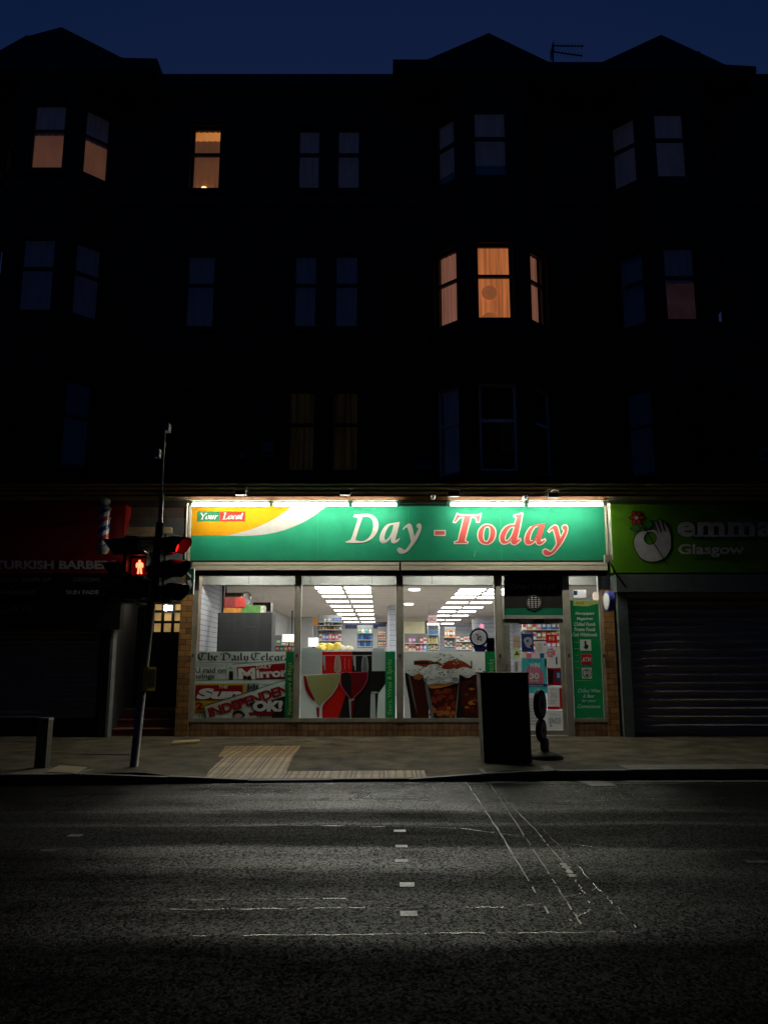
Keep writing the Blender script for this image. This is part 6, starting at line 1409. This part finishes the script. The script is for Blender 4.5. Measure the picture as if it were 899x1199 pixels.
q = MB(); a = pp(184, 630); q.tube([a+Vector((0,-0.06,0.03)), a+Vector((0.06,-0.08,0.06)), a+Vector((0.13,-0.08,-0.02)), a+Vector((0.12,-0.05,-0.12)), a+Vector((0.2,-0.03,-0.16))], 0.012, M['black'], 6); q.build('cable', TS, smooth=True)
M['yellow_box'] = mat('yellow_push_box', (0.75, 0.6, 0.04), 0.4, var=0.15)
c0, c1 = W(168.5, 809, YT-0.02), W(177, 781, YT-0.02)
cpx = Vector(((c0.x+c1.x)/2+0.02, YT-0.03, 0)); XF = Matrix.Translation(cpx) @ Matrix.Rotation(rad(50), 4, 'Z')
q = MB(); q.box(-0.06, 0.06, -0.06, 0.07, c0.z, c1.z, 'yellow_box', XF); pbx = q.build('push_button_unit', TS)
q = MB(); q.box(-0.045, 0.045, -0.068, -0.061, c0.z+0.04, c1.z-0.03, 'dark', XF); q.build('front_plate', pbx)
q = MB(); q.tube([Vector((c0.x-0.06, YT, c0.z+0.05)), Vector((c0.x+0.01, YT, c0.z+0.05))], 0.02, M['galv'], 8); q.build('clamp', pbx)
# dark free-standing panel box
YX = 10.95
X0, X1 = W(564, 840, YX).x, W(620, 840, YX).x
zt_, zb_ = W(0, 787.5, YX).z, 0.0
DB = thing('display_box', 'tall plain black upright box standing on the pavement in front of the shop door', 'display box', ((X0+X1)/2, YX+0.2, 0))
M['boxblack'] = mat('matt_black_panel', (0.06, 0.046, 0.036), 0.85, var=0.5, vscale=3); M['boxside'] = mat('grey_box_side', (0.11, 0.11, 0.095), 0.6, var=0.4)
q = MB(); q.add([(X0+.02,YX,0.0),(X1-.02+.03,YX,0.0),(X1-.01,YX+.42,0.0),(X0+.02,YX+.42,0.0),(X0-.01,YX,zt_-0.025),(X1,YX,zt_-0.025),(X1-.01,YX+.42,zt_-0.025),(X0-.01,YX+.42,zt_-0.025)], [(0,3,2,1),(4,5,6,7),(0,1,5,4),(1,2,6,5),(2,3,7,6)], M['boxblack']); q.add([(X0+.02,YX,0.0),(X0+.02,YX+.42,0.0),(X0-.01,YX+.42,zt_-0.025),(X0-.01,YX,zt_-0.025)], [(0,3,2,1)], M['boxside']); q.build('body', DB)
q = MB(); q.box(X0-.022, X1+.012, YX-.012, YX+.43, zt_-0.024, zt_, 'boxblack'); q.build('lid', DB)
q = MB(); q.box(X0+.04, X1-.02, YX-.006, YX-.001, 0.06, 0.075, 'boxside'); q.build('kick_strip', DB)
# swing sign of three round discs
YS = 11.35
SS = thing('pavement_sign', 'black swing sign of three shrinking round discs on a domed base beside the black box', 'pavement sign', (W(639, 886, YS).x, YS, 0))
n_d = Vector((0.87, -0.5, 0)).normalized()
M['disc_face'] = mat('grey_disc_face', (0.45, 0.45, 0.42), 0.5, var=0.3)
def ell_disc(c, rx, rz, th, m_face, nm):
    tdir = Vector((-n_d.y, n_d.x, 0)); n = 28
    def ring(a, off): return [c+tdir*(rx*a*math.cos(6.2832*i/n))+Vector((0,0,rz*a*math.sin(6.2832*i/n)))+n_d*off for i in range(n)]
    q = MB(); vs = ring(0.94, -th/2)+ring(1, -th/2+0.012)+ring(1, th/2-0.012)+ring(0.94, th/2)+ring(0.8, th/2)+ring(0.8, -th/2)
    fs = [(l*n+i, l*n+(i+1) % n, (l+1)*n+(i+1) % n, (l+1)*n+i) for l in range(4) for i in range(n)]+[(5*n+i, 5*n+(i+1) % n, i if False else (i+1) % n, i) for i in range(n)]
    q.add(vs, fs, M['black']); o_ = q.build(nm, SS, smooth=False)
    q = MB(); r1 = ring(0.8, th/2-0.004); r2 = ring(0.8, -th/2+0.004); q.add(r1, [tuple(range(n))], m_face); q.add(r2, [tuple(range(n))[::-1]], m_face); c2_ = [p+n_d*0.003 for p in ring(0.3, th/2-0.004)]; q.add(c2_, [tuple(range(n))], M['dark']); q.build('disc_face', o_)
zof = lambda py: W(0, py, YS).z
for (ya, yb_, px) in ((807.5, 842.5, 632), (842, 868.5, 633.5), (864, 881, 637.5)):
    za, zb = zof(ya), zof(yb_); r_ = (za-zb)/2; ell_disc(Vector((W(px, (ya+yb_)/2, YS).x, YS, (za+zb)/2)), r_*0.92, r_, 0.07, M['disc_face'], 'disc')
q = MB(); cx = W(639, 886, YS).x; q.tube([(cx, YS, z) for z in (0.0, 0.03, 0.075, 0.10, 0.16)], [0.235, 0.235, 0.15, 0.05, 0.03], M['black'], 28); q.build('base', SS, smooth=True)
q = MB(); q.tube([Vector((cx, YS, 0.1)), Vector((W(637.5, 878, YS).x, YS, zof(876)))], 0.02, M['black'], 8); q.build('spring', SS)

# ================================================================= CAMERA, SKY, LIGHT
cd = bpy.data.cameras.new('camera'); cam = bpy.data.objects.new('camera', cd); C.objects.link(cam)
cam.location = (0, 0, EYE); cam.rotation_euler = (math.pi/2+PIT, 0, 0)
cd.sensor_fit = 'HORIZONTAL'; cd.sensor_width = 36; cd.lens = FPX/899*36; cd.clip_end = 3000; cd.clip_start = 0.05
sc.camera = cam
w = bpy.data.worlds.new('World'); sc.world = w; w.use_nodes = True
N, L = w.node_tree.nodes, w.node_tree.links
bg = N['Background']; sky = N.new('ShaderNodeTexSky'); sky.sky_type = 'NISHITA'; sky.sun_disc = False
sky.sun_elevation = rad(2.0); sky.sun_rotation = rad(0); sky.altitude = 50; sky.ozone_density = 6
mx = N.new('ShaderNodeMix'); mx.data_type = 'RGBA'; mx.blend_type = 'MULTIPLY'; mx.inputs[0].default_value = 1; mx.inputs[7].default_value = (2.3, 1.0, 1.0, 1)
hs = N.new('ShaderNodeHueSaturation'); hs.inputs['Saturation'].default_value = 1.0
L.new(sky.outputs[0], mx.inputs[6]); L.new(mx.outputs[2], hs.inputs['Color']); L.new(hs.outputs[0], bg.inputs[0]); bg.inputs[1].default_value = 0.05
sl = bpy.data.lights.new('sun', 'SUN'); sl.energy = 0.02; sl.angle = rad(10); sl.color = (0.6, 0.75, 1.0)
so = bpy.data.objects.new('sun', sl); C.objects.link(so); so.rotation_euler = (rad(-88), 0, 0)
so['kind'] = 'helper'
sc.render.engine = 'CYCLES'
sc.cycles.use_denoising = True
sc.cycles.max_bounces = 6; sc.cycles.diffuse_bounces = 3; sc.cycles.glossy_bounces = 3; sc.cycles.transmission_bounces = 4; sc.cycles.transparent_max_bounces = 12
sc.cycles.sample_clamp_indirect = 3; sc.cycles.sample_clamp_direct = 0
sc.cycles.caustics_reflective = False; sc.cycles.caustics_refractive = False
sc.cycles.use_light_tree = True
sc.view_settings.view_transform = 'Standard'; sc.view_settings.look = 'None'; sc.view_settings.exposure = 0; sc.view_settings.gamma = 1
for o in list(C.objects):
    if '_o' in o: del o['_o']
